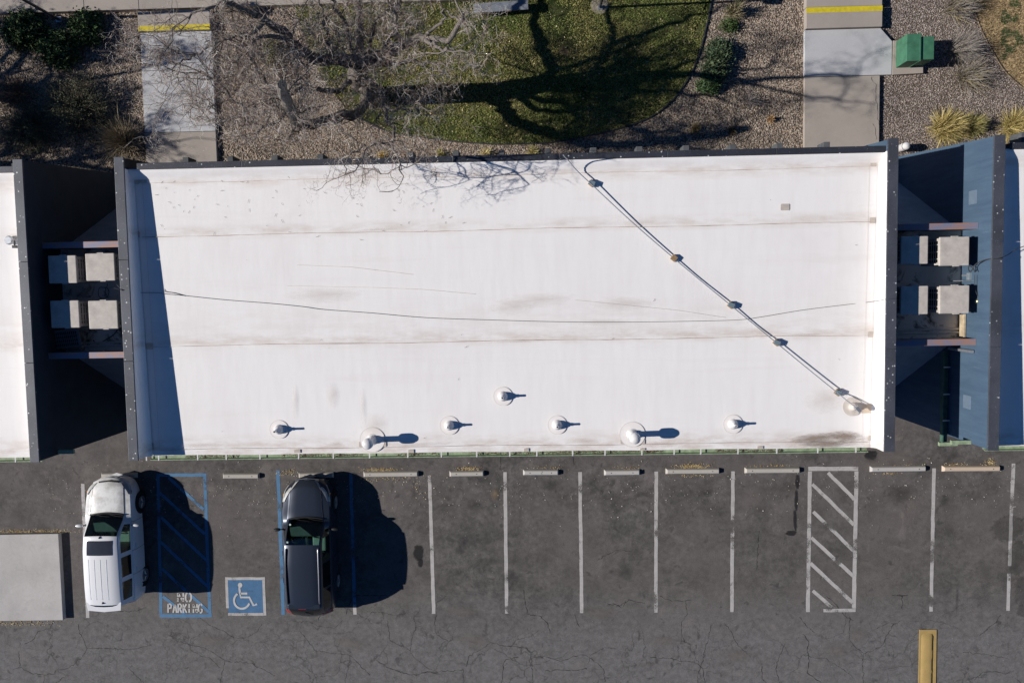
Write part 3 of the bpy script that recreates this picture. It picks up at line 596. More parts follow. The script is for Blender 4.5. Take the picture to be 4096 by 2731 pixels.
for px, py, n, sx_, sy_ in [(1520, 1880, 420, 0.30, 0.045), (1870, 1873, 240, 0.20, 0.04), (2190, 1872, 60, 0.35, 0.05), (2500, 1872, 60, 0.35, 0.05), (2770, 1865, 480, 0.27, 0.05), (3080, 1862, 80, 0.35, 0.03), (3960, 1850, 200, 0.10, 0.07), (3820, 1858, 90, 0.18, 0.03), (3560, 1892, 50, 0.2, 0.03), (110, 2126, 700, 0.9, 0.045), (60, 2490, 300, 0.9, 0.06), (1150, 1888, 100, 0.2, 0.06), (2770, 1902, 70, 0.4, 0.03), (1540, 1915, 90, 0.5, 0.05), (3620, 1860, 60, 0.4, 0.03), (1680, 1950, 40, 0.2, 0.2)]:
    x, y = G(px, py); addl(np.stack([rng.normal(x, sx_, n), rng.normal(y, sy_, n)], 1), gold)
n = 900; addl(np.stack([rng.uniform(-18, 18, n), -6.9+rng.normal(0, 0.55, n)-np.abs(rng.normal(0, .3, n))], 1), [(0.5, 0.45, 0.36), (0.6, 0.56, 0.5)])
litter('leaf_litter', np.concatenate(Ps), 0.020, np.concatenate(Cs), 5, 0.012, LEAF)
n = 1500; P = np.stack([rng.uniform(-18.5, 18.5, n), rng.uniform(-14.5, -6, n)], 1)
litter('pale_grit', P, 0.009, np.array([(0.5, 0.46, 0.40)])*rng.uniform(.5, 1.2, n)[:, None], 6, 0.012, LEAF)
n = 1500; P = np.stack([rng.uniform(-9, 8, n), rng.uniform(5, yb, n)], 1); P = P[inpoly(P, lawn_poly)]
litter('fallen_leaves', P, 0.030, np.array([(0.55, 0.46, 0.28)])*rng.uniform(.5, 1.2, len(P))[:, None], 8, 0.06, LEAF)

# ------------------------------------------------------------------ buildings
def end_wall(bld, x0, x1, yn, ys_, inner, mat=BLUE, zt=CAP):
    """end wall: vertical south end, battered north end"""
    mb = MB(); yb_ = yn+0.42
    mb.add([(x0, ys_, -0.02), (x1, ys_, -0.02), (x1, yb_, -0.02), (x0, yb_, -0.02), (x0, ys_, zt-0.05), (x1, ys_, zt-0.05), (x1, yn, zt-0.05), (x0, yn, zt-0.05)],
           [(0, 3, 2, 1), (4, 5, 6, 7), (0, 1, 5, 4), (1, 2, 6, 5), (2, 3, 7, 6), (3, 0, 4, 7)])
    wl_ = mb.build('end_wall', mat, bld)
    # coping in lengths with open joints
    n = 3; L = (yn-ys_+0.06)/n
    for i in range(n):
        ya = ys_-0.03+i*L; MB().box(x0-0.025, x1+0.025, ya+0.004, ya+L-0.004, zt-0.055, zt).build('coping', COP, wl_, bevel=0.008)
    return wl_
def roof_sheets(bld, x0, x1, ymat=ROOFM):
    ys_ = [ROOF_N]+SEAMS+[ROOF_S]
    for i in range(5):
        a, b = ys_[i], ys_[i+1]; ov = 0.05 if i < 4 else 0
        mb = MB(); nx = 60; lift = 0.004*(5-i)
        pts = [(a, zroof(a)), (b-ov, zroof(b-ov))] if i else [(a, zroof(a)+0.12), (a-0.05, zroof(a)+0.115), (a-0.12, zroof(a)+0.08), (a-0.2, zroof(a)+0.03), (a-0.28, zroof(a)), (b-ov, zroof(b))]
        vs = []
        for xi in range(nx+1):
            x = x0+(x1-x0)*xi/nx
            for j, (y, zz) in enumerate(pts):
                wob = 0.008*math.sin(x*1.7+j*2+i) if j == len(pts)-1 else 0
                vs.append((x, y+wob, zz+lift))
            vs.append((x, pts[-1][0]+wob, zz+lift-0.012))
        m = len(pts)+1
        mb.add(vs, [(xi*m+j, xi*m+j+1, (xi+1)*m+j+1, (xi+1)*m+j) for xi in range(nx) for j in range(m-1)])
        mb.build('membrane_sheet', ymat, bld, smooth=True, angle=50)
    # solid deck under the sheets
    MB().prism([(x0, ROOF_S+.01), (x1, ROOF_S+.01), (x1, ROOF_N), (x0, ROOF_N)], 4.92, [zroof(ROOF_S)-.008, zroof(ROOF_S)-.008, zroof(ROOF_N)-.008, zroof(ROOF_N)-.008]).build('roof_deck', DKMET, bld)
def upstand(bld, xw, s):
    """membrane turned up against an end wall: xw wall face, s=+1 roof lies to +x"""
    mb = MB(); vs = []; prof = [(0.012, None, CAP-0.06), (0.016, 0.16, None), (0.03, 0.08, None), (0.07, 0.03, None), (0.14, 0.008, None)]
    n = 8; ys_ = [ROOF_N-0.0+(ROOF_S-ROOF_N)*i/n for i in range(n+1)]
    for y in ys_:
        for dx, dz, zz in prof: vs.append((xw+s*dx, y, zz if zz else zroof(y)+dz+0.022))
    m = len(prof); f = [(i*m+j, i*m+j+1, (i+1)*m+j+1, (i+1)*m+j) for i in range(n) for j in range(m-1)]
    if s > 0: f = [t[::-1] for t in f]
    mb.add(vs, f); mb.build('membrane_upstand', ROOFM, bld, smooth=True, angle=60)
STUCCO = plain('grey_stucco', (0.30, 0.31, 0.33), 0.9, 0.15, 2)
def shell(bld, x0, x1):
    MB().box(x0, x1, ROOF_S+0.75, ROOF_N-0.9, -0.02, 4.915).build('wall', STUCCO, bld)
    MB().box(x0, x1, ROOF_N+0.0, ROOF_N+0.03, 5.12, zroof(ROOF_N)+0.17).build('fascia', COPN, bld)
main = thing('office_building', (0, 0, 0), 'long low building with a dirty white membrane roof filling the middle', 'building')
shell(main, WX1, EX0)
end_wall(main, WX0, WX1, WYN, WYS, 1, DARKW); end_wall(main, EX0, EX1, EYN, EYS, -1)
roof_sheets(main, WX1+0.01, EX0-0.01); upstand(main, WX1, 1); upstand(main, EX0, -1)
def north_coping(bld, x0, x1, n):
    L = (x1-x0)/n; zz = zroof(ROOF_N)+0.175
    for i in range(n): MB().prism([(x0+i*L+.004, ROOF_N-0.02), (x0+(i+1)*L-.004, ROOF_N-0.02), (x0+(i+1)*L-.004, ROOF_N+0.16), (x0+i*L+.004, ROOF_N+0.16)], 5.47, zz+0.0).build('coping', COPN, bld, bevel=0.008)
north_coping(main, WX1+0.30, EX0-0.003, 7)
tailx = [(235, 0), (640, 0), (1035, 0), (1445, 0), (1848, 0), (2255, 0)]
tails = [G(750, 630, 5.32)[0]]+[G(1000+t/2.24, 630, 5.32)[0] for t in (235, 640, 1035, 1445, 1848, 2255)]+[G(2000+t/2.24, 620, 5.32)[0] for t in (430, 835, 1243, 1660, 2077)]+[G(3114, 610, 5.32)[0], G(3300, 605, 5.32)[0]]
tails = tails[:1]+[0.5*(tails[0]+tails[1])]+tails[1:]
TAIL = plain('grey_painted_beam', (0.10, 0.105, 0.11), 0.8, 0.3, 5)
for x in tails: MB().box(x-0.085, x+0.085, ROOF_N-0.9, ROOF_N+0.36, 4.925, 5.46).build('rafter_tail', TAIL, main, bevel=0.01)
# south gutter
def gutter(bld, x0, x1, y, zt, brs, axis='x'):
    mb = MB(); prof = [(0.0, 0.0), (0.0, -0.13), (0.13, -0.13), (0.155, -0.02), (0.165, -0.02), (0.165, -0.0), (0.145, 0.0), (0.125, -0.10), (0.02, -0.10), (0.015, 0.0)]
    vs = [(x, y-a, zt+b) for x in (x0, x1) for a, b in prof]; n = len(prof)
    mb.add(vs, [(i, (i+1) % n, n+(i+1) % n, n+i) for i in range(n)]+[tuple(range(n-1, -1, -1)), tuple(range(n, 2*n))])
    g_ = mb.build('gutter', GREEN, bld)
    for b in brs: MB().box(b-0.018, b+0.018, y-0.17, y+0.03, zt+0.004, zt+0.012).build('gutter_strap', WHITEP, g_)
    return g_
gy = ROOF_S+0.02; gz = zroof(ROOF_S)-0.02
st = [G(1000+x/2.94, 1820, 5.32)[0] for x in (117, 572, 980, 1407, 1856, 2251)]+[G(1800+x/2.613, 1815, 5.32)[0] for x in (280, 625, 907, 1282, 1620, 2005, 2342)]+[G(2800+x/2.868, 1805, 5.32)[0] for x in (8, 435, 880, 1350, 1787)]+[G(586, 1825, 5.32)[0], G(635, 1825, 5.32)[0], G(791, 1822, 5.32)[0], G(905, 1822, 5.32)[0]]
gt = gutter(main, WX1+0.03, EX0-0.18, gy, gz, st)
n = 3000; xs = rng.uniform(WX1+0.4, EX0-1, n); dn = hnoise(xs, xs*0, 0.9, 4); xs = xs[(dn > 0.35)]; 
gl = MB(); x_ = xs[:1300]; r_ = rng
vv = []; ff = []
for i, x in enumerate(x_):
    yy = gy-0.02-r_.random()*0.1; a = r_.random()*3.14; s_ = 0.02+0.015*r_.random(); z_ = gz-0.085+r_.random()*0.03
    vv += [(x-s_*math.cos(a), yy-0.4*s_*math.sin(a), z_), (x+0.5*s_*math.sin(a), yy-.3*s_*math.cos(a), z_+.01), (x+s_*math.cos(a), yy+0.4*s_*math.sin(a), z_), (x-.5*s_*math.sin(a), yy+.3*s_*math.cos(a), z_+.012)]; ff.append((4*i, 4*i+1, 4*i+2, 4*i+3))
gl.add(vv, ff); gl.build('leaf_debris', plain('rotting_leaves', (0.20, 0.13, 0.08), 0.9, 0.6, 25), gt, kind='stuff')

# neighbours
left = thing('office_building', (LX0-3, 0, 0), 'neighbouring building at the left edge showing only a narrow strip of white roof', 'building')
XL = -23.0
shell(left, XL, LX0); end_wall(left, LX0, LX1, LYN, LYS, 1, DARKW); roof_sheets(left, XL, LX0-.01); upstand(left, LX0, -1)
north_coping(left, XL, LX0-.003, 2); gutter(left, XL, LX0-0.1, gy, gz, [LX0-0.9, LX0-1.9]); MB().box(LX0-0.42, LX0-0.25, ROOF_N-.9, ROOF_N+0.3, 4.925, 5.46).build('rafter_tail', TAIL, left, bevel=.01)
MB().box(LX1+0.1, LX1+0.55, LYS+0.05, LYS+0.16, 5.12, 5.22).build('gutter_end', GREEN, left)
right = thing('office_building', (RX1+2, 0, 0), 'neighbouring building at the right edge with a sunlit slate blue end wall', 'building')
XR = 23.0
shell(right, RX1, XR); rwall = end_wall(right, RX0, RX1, RYN, RYS, -1); roof_sheets(right, RX1+.01, XR); upstand(right, RX1, 1)
north_coping(right, RX1+0.25, XR, 2); gutter(right, RX1+0.03, XR, gy, gz, [RX1+1.2]); MB().box(RX1+0.75, RX1+1.1, ROOF_N-.9, ROOF_N+0.5, 4.925, 5.46).build('rafter_tail', TAIL, right, bevel=.01)
# west-face details of the right wall: louvred vents, low gutter
VENT = plain('pale_vent_grille', (0.16, 0.215, 0.28), 0.6, 0.1)
for py, hh in ((790, 4.97), (1607, 4.87)):
    yv = G(3885, py, hh)[1]; v_ = MB().box(RX0-0.012, RX0+0.0, yv-0.19, yv+0.19, hh-0.19, hh+0.19).build('vent_grille', VENT, right)
    for i in range(6): MB().box(RX0-0.03, RX0-0.012, yv-0.18, yv+0.18, hh-0.17+i*0.062, hh-0.145+i*0.062).build('louvre', VENT, v_)
ya, yc = G(3820, 1405, 3.85)[1], G(3810, 1768, 3.85)[1]
gv = MB().box(RX0-0.20, RX0-0.003, yc, ya, 3.74, 3.78).box(RX0-0.20, RX0-0.17, yc, ya, 3.78, 3.90).build('wall_gutter', GREEND, right)
for py in (1467, 1575, 1680): y_ = G(3815, py, 3.85)[1]; MB().box(RX0-0.2, RX0-0.003, y_-0.02, y_+0.02, 3.905, 3.915).build('gutter_strap', WHITEP, gv)
MB().box(RX0-0.24, RX0+0.30, yc-0.12, yc-0.01, 3.72, 3.82).build('gutter_end', GREEN, right)
MB().box(RX0-0.55, RX0-0.003, RYS-0.02, RYS+0.09, 5.02, 5.12).build('gutter_end', GREEN, right)
MB().tube([(RX0-0.07, ya+0.1, 5.22), (RX0-0.07, ya+0.1, 3.95)], 0.045, 10).build('downpipe', GALV, right)

# roof patches, seams and dirt on the main roof
PATCH = plain('beige_patch', (0.52, 0.46, 0.40), 0.7, 0.15, 6, bump=0.1); TILT = math.atan((5.65-5.34)/(ROOF_N-ROOF_S))
def patch(px, py, a, b, mat=PATCH, zo=0.028):
    zz = 5.47
    for _ in range(3): x, y = G(px, py, zz); zz = zroof(y)
    me = MB(); r_ = min(a, b)*0.3; pts = []
    for cx_, cy_, t0 in ((a-r_, b-r_, 0), (-a+r_, b-r_, 90), (-a+r_, -b+r_, 180), (a-r_, -b+r_, 270)):
        for t in (0, 30, 60, 90): pts.append((cx_+r_*math.cos(math.radians(t0+t)), cy_+r_*math.sin(math.radians(t0+t))))
    o = me.prism(pts, 0, 0.004).build('roof_patch', mat); o.parent = main; o.location = (x, y, zz+zo); o.rotation_euler = (TILT, 0, 0); return x, y, zz
for px, py, a, b in [(3492, 654, .08, .09), (3488, 882, .075, .08), (3481, 1337, .08, .08), (3484, 1751, .085, .075), (3139, 829, .12, .09), (1745, 687, .1, .12), (546, 723, .1, .1), (573, 720, .11, .08), (549, 938, .08, .09), (577, 1385, .08, .09), (601, 1384, .09, .09), (604, 1783, .09, .1), (1190, 1803, .09, .05), (1645, 1803, .08, .05), (2106, 1798, .07, .05), (2493, 1765, .08, .07), (2568, 1765, .08, .07), (2570, 1795, .07, .03), (1448, 1776, .08, .08), (1533, 1773, .09, .09), (3040, 1788, .08, .04), (3325, 630, .12, .03)]:
    patch(px, py, a, b)
patch(3465, 1633, .24, .13, plain('orange_patch', (0.60, 0.49, 0.38), 0.7, 0.1, 5, bump=0.1), 0.026)
zr = [0.034]
def rstain(px, py, a, b, mat, rot=0):
    zz = 5.47; zr[0] += 0.0007
    for _ in range(3): x, y = G(px, py, zz); zz = zroof(y)
    stain(x, y, a, b, mat, zz+zr[0], rot, main, 'roof_stain', TILT)
rstain(3260, 1752, 1.0, 0.2, BRST, .08); rstain(3380, 1745, 0.7, 0.22, BRST, -.1); rstain(3300, 1775, 1.1, 0.16, BRST)
for a in [(2330, 1765, .7, .15), (1340, 1776, .35, .1), (2400, 1288, 1.1, .14), (2150, 1200, 1.4, .28), (2500, 1215, 1.2, .28), (2050, 1230, .9, .3), (1300, 1180, 1.5, .3), (800, 1780, 1.0, .1), (1500, 920, 1.0, .06), (1370, 1372, 1.4, .05), (2080, 1365, 1.5, .05), (3210, 1338, .8, .05), (3250, 642, 1.8, .08), (2250, 650, 1.5, .1), (900, 690, 1.2, .12), (1450, 1620, .12, .7), (1180, 1600, .12, .7), (1500, 1700, .5, .5), (3300, 1600, .8, .5), (1700, 1776, 1.0, .1), (2650, 1776, .8, .1), (1330, 1580, .25, .5)]:
    rstain(*a[:4], BRST2, random.uniform(-.03, .03))
# lap edges of the membrane: thin dirty lines
LAP = plain('lap_edge_dirt', (0.50, 0.42, 0.36), 0.8, 0.5, 3, st=(0.6, 3, 1))
for i, sy in enumerate(SEAMS):
    pts_ = [(x_, sy-0.045+0.012*math.sin(x_*.9+i)+rng.normal(0, .003)) for x_ in np.linspace(WX1+.25, EX0-.2, 90)]
    q_ = MB().strip(pts_, [(0.006 if i in (0, 3) else 0.012)*(.6+.8*abs(math.sin(j*.37+i))) for j in range(90)], zroof(sy)+0.034, .3); q_.build('lap_edge', LAP, main)
for xx_ in (EX0-.38, WX1+.36): MB().strip([(xx_, y_) for y_ in np.linspace(ROOF_S+.1, ROOF_N-.3, 30)], .005, 0).build('lap_edge', PATCH, main)
for o_ in main.children:
    if o_.name.startswith('lap_edge') and o_.data.materials[0] is PATCH:
        for v_ in o_.data.vertices: v_.co.z = zroof(v_.co.y)+.032
# small debris on the roof
deb = MB()
def roofpt(px, py, dz=0.03):
    zz = 5.47
    for _ in range(3): x, y = G(px, py, zz); zz = zroof(y)
    return (x, y, zz+dz)
for i in range(90):
    px = random.uniform(620, 1950) if i < 75 else random.uniform(620, 3450); py = random.triangular(690, 1000, 730) if i < 75 else random.uniform(720, 1760)
    x, y, zz = roofpt(px, py, .034); a = random.uniform(0, 6.28); l = random.uniform(.01, .055); k_ = random.uniform(-.6, .6)
    deb.strip([(x, y), (x+l*math.cos(a), y+l*math.sin(a)), (x+l*math.cos(a)+l*math.cos(a+k_*2), y+l*math.sin(a)+l*math.sin(a+k_*2))], 0.008, zz)
o = deb.build('twig_debris', plain('brown_twig', (0.16, 0.12, 0.09), 0.9, 0.4), kind='stuff')

# vents on the roof
FLE = plain('flange_lap', (0.68, 0.63, 0.59), 0.7, 0.1, bump=0.05)
FLG = plain('membrane_flange', (0.84, 0.79, 0.755), 0.6, 0.05, 4, bump=0.05)
for px, py, tall, lab in [(2012, 1584, .37, 0), (1117, 1716, .42, 0), (1798, 1700, .37, 0), (2229, 1698, .37, 0), (2931, 1695, .37, 0)]:
    x, y, zz = roofpt(px, py, 0.024); MB().lathe([(0.27, 0.001), (0.27, 0.006), (0.0, 0.008)], (x, y, zz), 32).build('flange', FLG, main); v_ = MB().lathe([(0.15, 0.009), (0.135, 0.02), (0.12, 0.11), (0.08, 0.17), (0.06, 0.19), (0.04, 0.22), (0.034, .26), (0.034, tall), (0.024, tall), (0.024, tall-0.1), (0, tall-.1)], (x, y, zz), 28).build('vent_pipe', WHITEP, main, smooth=True, angle=50)
    MB().lathe([(.262, .0075), (.272, .0085), (.272, .001)], (x, y, zz), 32, cap=False).build('flange_edge', FLE, v_)
    MB().lathe([(0.0, tall-.094), (0.022, tall-.094), (0.022, tall-.02), (0.0, tall-.02)], (x, y, zz), 12).build('pipe_bore', BLACKP, v_)
    MB().lathe([(0.042, .235), (0.048, .24), (0.048, .25), (0.042, .255)], (x, y, zz), 16).build('pipe_clamp', GALV, v_)
for px, py in ((1490, 1757), (2529, 1736)):
    x, y, zz = roofpt(px, py, 0.024); MB().lathe([(0.36, 0.001), (0.36, 0.007), (0.0, 0.008)], (x, y, zz), 32).build('flange', FLG, main); v_ = MB().lathe([(0.17, 0.009), (0.13, 0.03), (0.115, 0.12), (0.085, 0.16), (0.085, 0.52)], (x, y, zz), 28).build('capped_vent', WHITEP, main, smooth=True, angle=50)
    MB().lathe([(.352, .0085), (.364, .0095), (.364, .001)], (x, y, zz), 32, cap=False).build('flange_edge', FLE, v_)
    MB().lathe([(0.09, 0.50), (0.15, 0.53), (0.155, 0.62), (0.15, .68), (0.10, 0.745), (0.03, 0.765), (0.0, 0.767)], (x, y, zz), 24).build('vent_cap', WHITEP, v_, smooth=True)
# conduit: pipe with supports
cond = thing('roof_conduit', roofpt(2900, 1180, 0), 'long thin metal conduit running diagonally over the white roof on small blocks', 'conduit')
CP = [(2253, 621, 1.0), (2262, 631, .75), (2277, 646, .45), (2305, 680, .15), (2361, 733, .13), (2530, 890, .08), (2692, 1030, .05), (2800, 1120, .035), (2917, 1216, .06), (3020, 1300, .035), (3100, 1366, .07), (3220, 1465, .09), (3345, 1566, .12), (3380, 1595, .22), (3415, 1622, .30), (3432, 1637, .33)]
pts = [roofpt(a, b, 0.03) for a, b, c_ in CP]; pts = [(*G(a, b, p[2]+c_), p[2]+c_) for (a, b, c_), p in zip(CP, pts)]
MB().tube([tuple(p) for p in smooth_pts(pts, 4)], 0.015, 8).build('pipe', GALV, cond, smooth=True)
WOODB = plain('weathered_wood_block', (0.36, 0.24, 0.13), 0.9, 0.35, 14); BLK = plain('blue_grey_block', (0.17, 0.23, 0.26), 0.7, 0.2)
for i, (px, py, mt) in enumerate([(2366, 735, BLK), (2694, 1033, WOODB), (2921, 1220, BLK), (3103, 1369, BLK), (3347, 1568, BLK)]):
    x, y, zz = roofpt(px, py, 0.024)
    o = MB().box(-0.075, 0.075, -0.075, 0.075, 0, 0.10).build('support_block', WOODB); o.parent = cond; of = OFF[cond.name]; o.location = (x-of[0], y-of[1], zz-of[2]); o.rotation_euler = (0, 0, math.radians(50))
    o.data.materials.clear(); o.data.materials.append(WOODB)
    if mt is BLK:
        o2 = MB().box(-0.06, 0.06, -0.085, 0.085, 0.101, 0.135).build('clamp', BLK); o2.parent = o; o2.rotation_euler = (0, 0, .3)
x, y, zz = roofpt(3408, 1625, 0.03)
MB().lathe([(0.27, 0.001), (0.27, 0.008), (0.17, .012), (.12, 0.03), (0.10, 0.16), (0.06, 0.2), (0.06, .23), (0, .23)], (x, y, zz), 24).build('boot_flashing', plain('stained_flashing', (0.62, 0.56, 0.50), 0.6, 0.15), cond, smooth=True, angle=50)
q_ = G(3432, 1637, zz+.3); o = MB().box(-0.09, 0.09, -0.045, 0.045, -0.05, 0.05).build('junction_box', GALV, bevel=.008); o.parent = cond; of = OFF[cond.name]; o.location = (q_[0]-of[0], q_[1]-of[1], zz+.3-of[2]); o.rotation_euler = (0, 0, -.8)
CABLE = plain('black_cable', (0.05, 0.05, 0.055), 0.6, 0.2)
def cable(name, pix, r, label, conv=roofpt, dz=.035):
    pts = [conv(a, b, dz) for a, b in pix]; o = MB().tube([tuple(p) for p in smooth_pts(pts, 5)], r, 5).build(name, CABLE, smooth=True); return props(o, label, 'cable')
wp = [(x_, y_) for x_, y_ in [(505, 1166), (560, 1170), (640, 1171), (660, 1175), (745, 1183), (900, 1199), (1080, 1213), (1210, 1226), (1300, 1238), (1480, 1251), (1700, 1270), (1950, 1279), (2200, 1286), (2400, 1288), (2600, 1287), (2780, 1284), (2950, 1279), (3050, 1266), (3200, 1241), (3350, 1222), (3480, 1207)]]
pts = [(*G(455, 1152, CAP+.01), CAP+.01), (*G(492, 1162, CAP+.01), CAP+.01)]+[roofpt(a, b, .036) for a, b in wp]+[(*G(3548, 1196, CAP+.012), CAP+.012), (*G(3585, 1194, CAP+.012), CAP+.012)]
props(MB().tube([tuple(p) for p in smooth_pts(pts, 5)], 0.0065, 5).build('cable', CABLE, smooth=True), 'thin black cable sagging across the whole white roof', 'cable')
cable('cable', [(655, 1157), (663, 1166), (700, 1172), (745, 1184)], 0.008, 'short loose cable strand at the shadow edge of the white roof')
# thin grey strips drawn as wrinkles of the roof membrane
tl = MB(); 
for q in ([(1150, 1143), (1300, 1146), (1500, 1150), (1700, 1158), (1900, 1176)], [(2300, 1200), (2500, 1220), (2700, 1240), (2900, 1270)], [(1190, 1060), (1400, 1068), (1650, 1098)]):
    P_ = [roofpt(*p) for p in q]
    for a, b in zip(P_[:-1], P_[1:]): tl.add([(a[0], a[1]-.006, a[2]), (b[0], b[1]-.006, b[2]), (b[0], b[1]+.006, b[2]), (a[0], a[1]+.006, a[2])], [(0, 1, 2, 3)])
tl.build('wrinkle', plain('wrinkle_line', (0.68, 0.64, 0.61), 0.7, 0.2, 5), main)

# ------------------------------------------------------------------ equipment wells between the buildings
WELLF = N('stained_well_floor'); co = WELLF.coord()
WELLF.base(WELLF.mix(WELLF.ramp(WELLF.noise(co, 1.6, 6, 0.7, 0.6), [(0.52, 0.0), (0.64, 1.0)]), (0.78, 0.72, 0.66), (0.14, 0.11, 0.09))); WELLF.set(0.85); WELLF = WELLF.m
CAPP = N('peeling_red_blue_cap'); co = CAPP.coord()
CAPP.base(CAPP.mix(CAPP.ramp(CAPP.noise(CAPP.coord((0.8, 3, 1)), 2.2, 5, 0.7), [(0.42, 0.0), (0.6, 1.0)]), (0.20, 0.21, 0.30), (0.36, 0.20, 0.145))); CAPP.set(0.55, 0.1, 0.5); CAPP = CAPP.m
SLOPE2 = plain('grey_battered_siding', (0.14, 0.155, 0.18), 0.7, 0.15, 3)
SLOPE = plain('sky_lightened_slate_siding', (0.20, 0.26, 0.34), 0.7, 0.15, 3)  # slate tone raised to stand in for sky light on the sloping face
def well(xa, xb, ynp, ysp, label, slp, fz=4.4):
    w_ = thing('equipment_well', ((xa+xb)/2, (ynp+ysp)/2, 0), label, 'equipment well'); cz_ = 5.27; x0, x1 = xa+.003, xb-.003
    MB().box(x0, x1, ysp, ynp, -0.02, fz).build('well_base', STUCCO, w_)
    MB().sheet([(x0+.01, ysp+.01), (x1-.01, ysp+.01), (x1-.01, ynp-.01), (x0+.01, ynp-.01)], fz+0.005).build('well_floor', WELLF, w_)
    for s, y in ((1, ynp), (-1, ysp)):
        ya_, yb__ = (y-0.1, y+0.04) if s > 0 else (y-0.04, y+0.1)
        wl_ = MB().box(x0, x1, ya_, yb__, fz, cz_-0.04).build('well_wall', plain('grey_well_wall', (0.42, 0.41, 0.42), 0.8, 0.25, 4), w_)  # even mid-grey on both well walls
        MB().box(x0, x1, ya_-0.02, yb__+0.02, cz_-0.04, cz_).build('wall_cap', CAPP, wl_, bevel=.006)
        # steep battered face outside
        y0_ = y+s*0.075; y1_ = y+s*1.95
        vs = [(x0, y0_, 3.95), (x1, y0_, 3.95), (x1, y1_, 0.05), (x0, y1_, 0.05), (x0, y0_, -.02), (x1, y0_, -.02), (x1, y1_, -.02), (x0, y1_, -.02)]
        MB().add(vs, [(0, 1, 2, 3), (3, 2, 6, 7), (0, 3, 7, 4), (2, 1, 5, 6), (1, 0, 4, 5)]).build('battered_face', slp, w_)
    for t in (0.24, 0.34): MB().tube([(x0, ysp+t, fz+0.04), (x1, ysp+t+.02, fz+0.04)], 0.03, 8).build('pipe', WHITEP, w_)
    return w_
yA = G(3750, 902, 5.27)[1]; yB = G(3740, 1374, 5.27)[1]; yC = G(330, 975, 5.27)[1]; yD = G(350, 1425, 5.27)[1]
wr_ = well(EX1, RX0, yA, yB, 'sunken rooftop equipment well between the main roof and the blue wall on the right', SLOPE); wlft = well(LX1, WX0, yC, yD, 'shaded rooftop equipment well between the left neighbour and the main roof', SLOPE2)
def cooler(x0p, y0p, x1p, y1p, side, label, zt=5.49, fz=4.405, parent=None):
    a = G(x0p, y1p, zt); b = G(x1p, y0p, zt); wx, wy = b[0]-a[0], b[1]-a[1]; cx_, cy_ = (a[0]+b[0])/2, (a[1]+b[1])/2
    o = thing('evaporative_cooler', (cx_, cy_, fz), label, 'cooler', 'rooftop evaporative coolers', local=True); h = zt-fz; X, Y = wx/2, wy/2
    MB().box(-X+.07, X-.07, -Y+.07, Y-.07, 0.09, h-0.04).build('core', BLACKP, o)
    MB().box(-X+.02, X-.02, -Y+.02, Y-.02, 0.0, 0.14).build('pan', BEIGE, o, bevel=.01)
    MB().box(-X, X, -Y, Y, h-0.07, h).build('lid', BEIGE, o, bevel=.022)
    for sx_ in (-1, 1):
        for sy_ in (-1, 1): MB().box(min(sx_*(X-.03), sx_*(X-.10)), max(sx_*(X-.03), sx_*(X-.10)), min(sy_*(Y-.03), sy_*(Y-.10)), max(sy_*(Y-.03), sy_*(Y-.10)), 0.14, h-0.07).build('corner_post', BEIGE, o)
    for sx_ in (-1, 1):   # louvred side frames: rails and stiles
        xx = sx_*(X-.055); fr = MB()
        for t in (-.25, 0, .25): fr.box(xx-.018, xx+.018, t*2*Y-.012, t*2*Y+.012, .14, h-.07)
        fr.build('side_frame', BEIGE, o)
        for i in range(7): zz = .17+i*(h-.30)/6; MB().add([(xx-.012, -Y+.1, zz), (xx-.012, Y-.1, zz), (xx+sx_*.022, Y-.1, zz-.03), (xx+sx_*.022, -Y+.1, zz-.03)], [(0, 1, 2, 3)]).build('louvre', BEIGE, o)
    MB().box(-0.08, 0.10, Y-0.004, Y+.02, h-.065, h-.005).build('latch', BEIGE, o); MB().box(-0.02, 0.14, -Y-.02, -Y+.004, h-.065, h-.005).build('latch', BEIGE, o)
    return o
cooler(3603, 944, 3714, 1057, 1, 'beige cooler half in shade, upper one next to the main roof in the right well')
cooler(3757, 946, 3879, 1064, 1, 'beige cooler, upper one against the sunlit blue wall in the right well')
cooler(3602, 1143, 3714, 1258, 1, 'beige cooler half in shade, lower one next to the main roof in the right well')
cooler(3757, 1141, 3879, 1255, 1, 'beige cooler, lower one against the sunlit blue wall, beside the brass fitting')
cooler(196, 1021, 303, 1134, 1, 'beige cooler half in blue shade, upper left one in the left well')
cooler(345, 1012, 456, 1124, 1, 'beige cooler, upper one touching the main roof coping in the left well')
cooler(205, 1201, 314, 1312, 1, 'beige cooler half in blue shade, lower left one above the leaning grille panel')
cooler(357, 1201, 468, 1316, 1, 'pale beige cooler, lower one touching the main roof coping in the left well')
a = G(3858, 1350, 4.77); b = G(3912, 1258, 4.77)
o = thing('wooden_box', (a[0], a[1], 4.405), 'weathered tan plywood box lit by the sun in the lower corner of the right well', 'box')
PLY = plain('weathered_plywood', (0.50, 0.41, 0.28), 0.85, 0.35, 5)
MB().box(a[0], RX0-.04, a[1]+.02, b[1], 4.405, 4.72).build('body', PLY, o, bevel=.01); MB().box(a[0]-.02, RX0-.02, a[1], b[1]+.02, 4.723, 4.755).build('lid', PLY, o, bevel=.008)
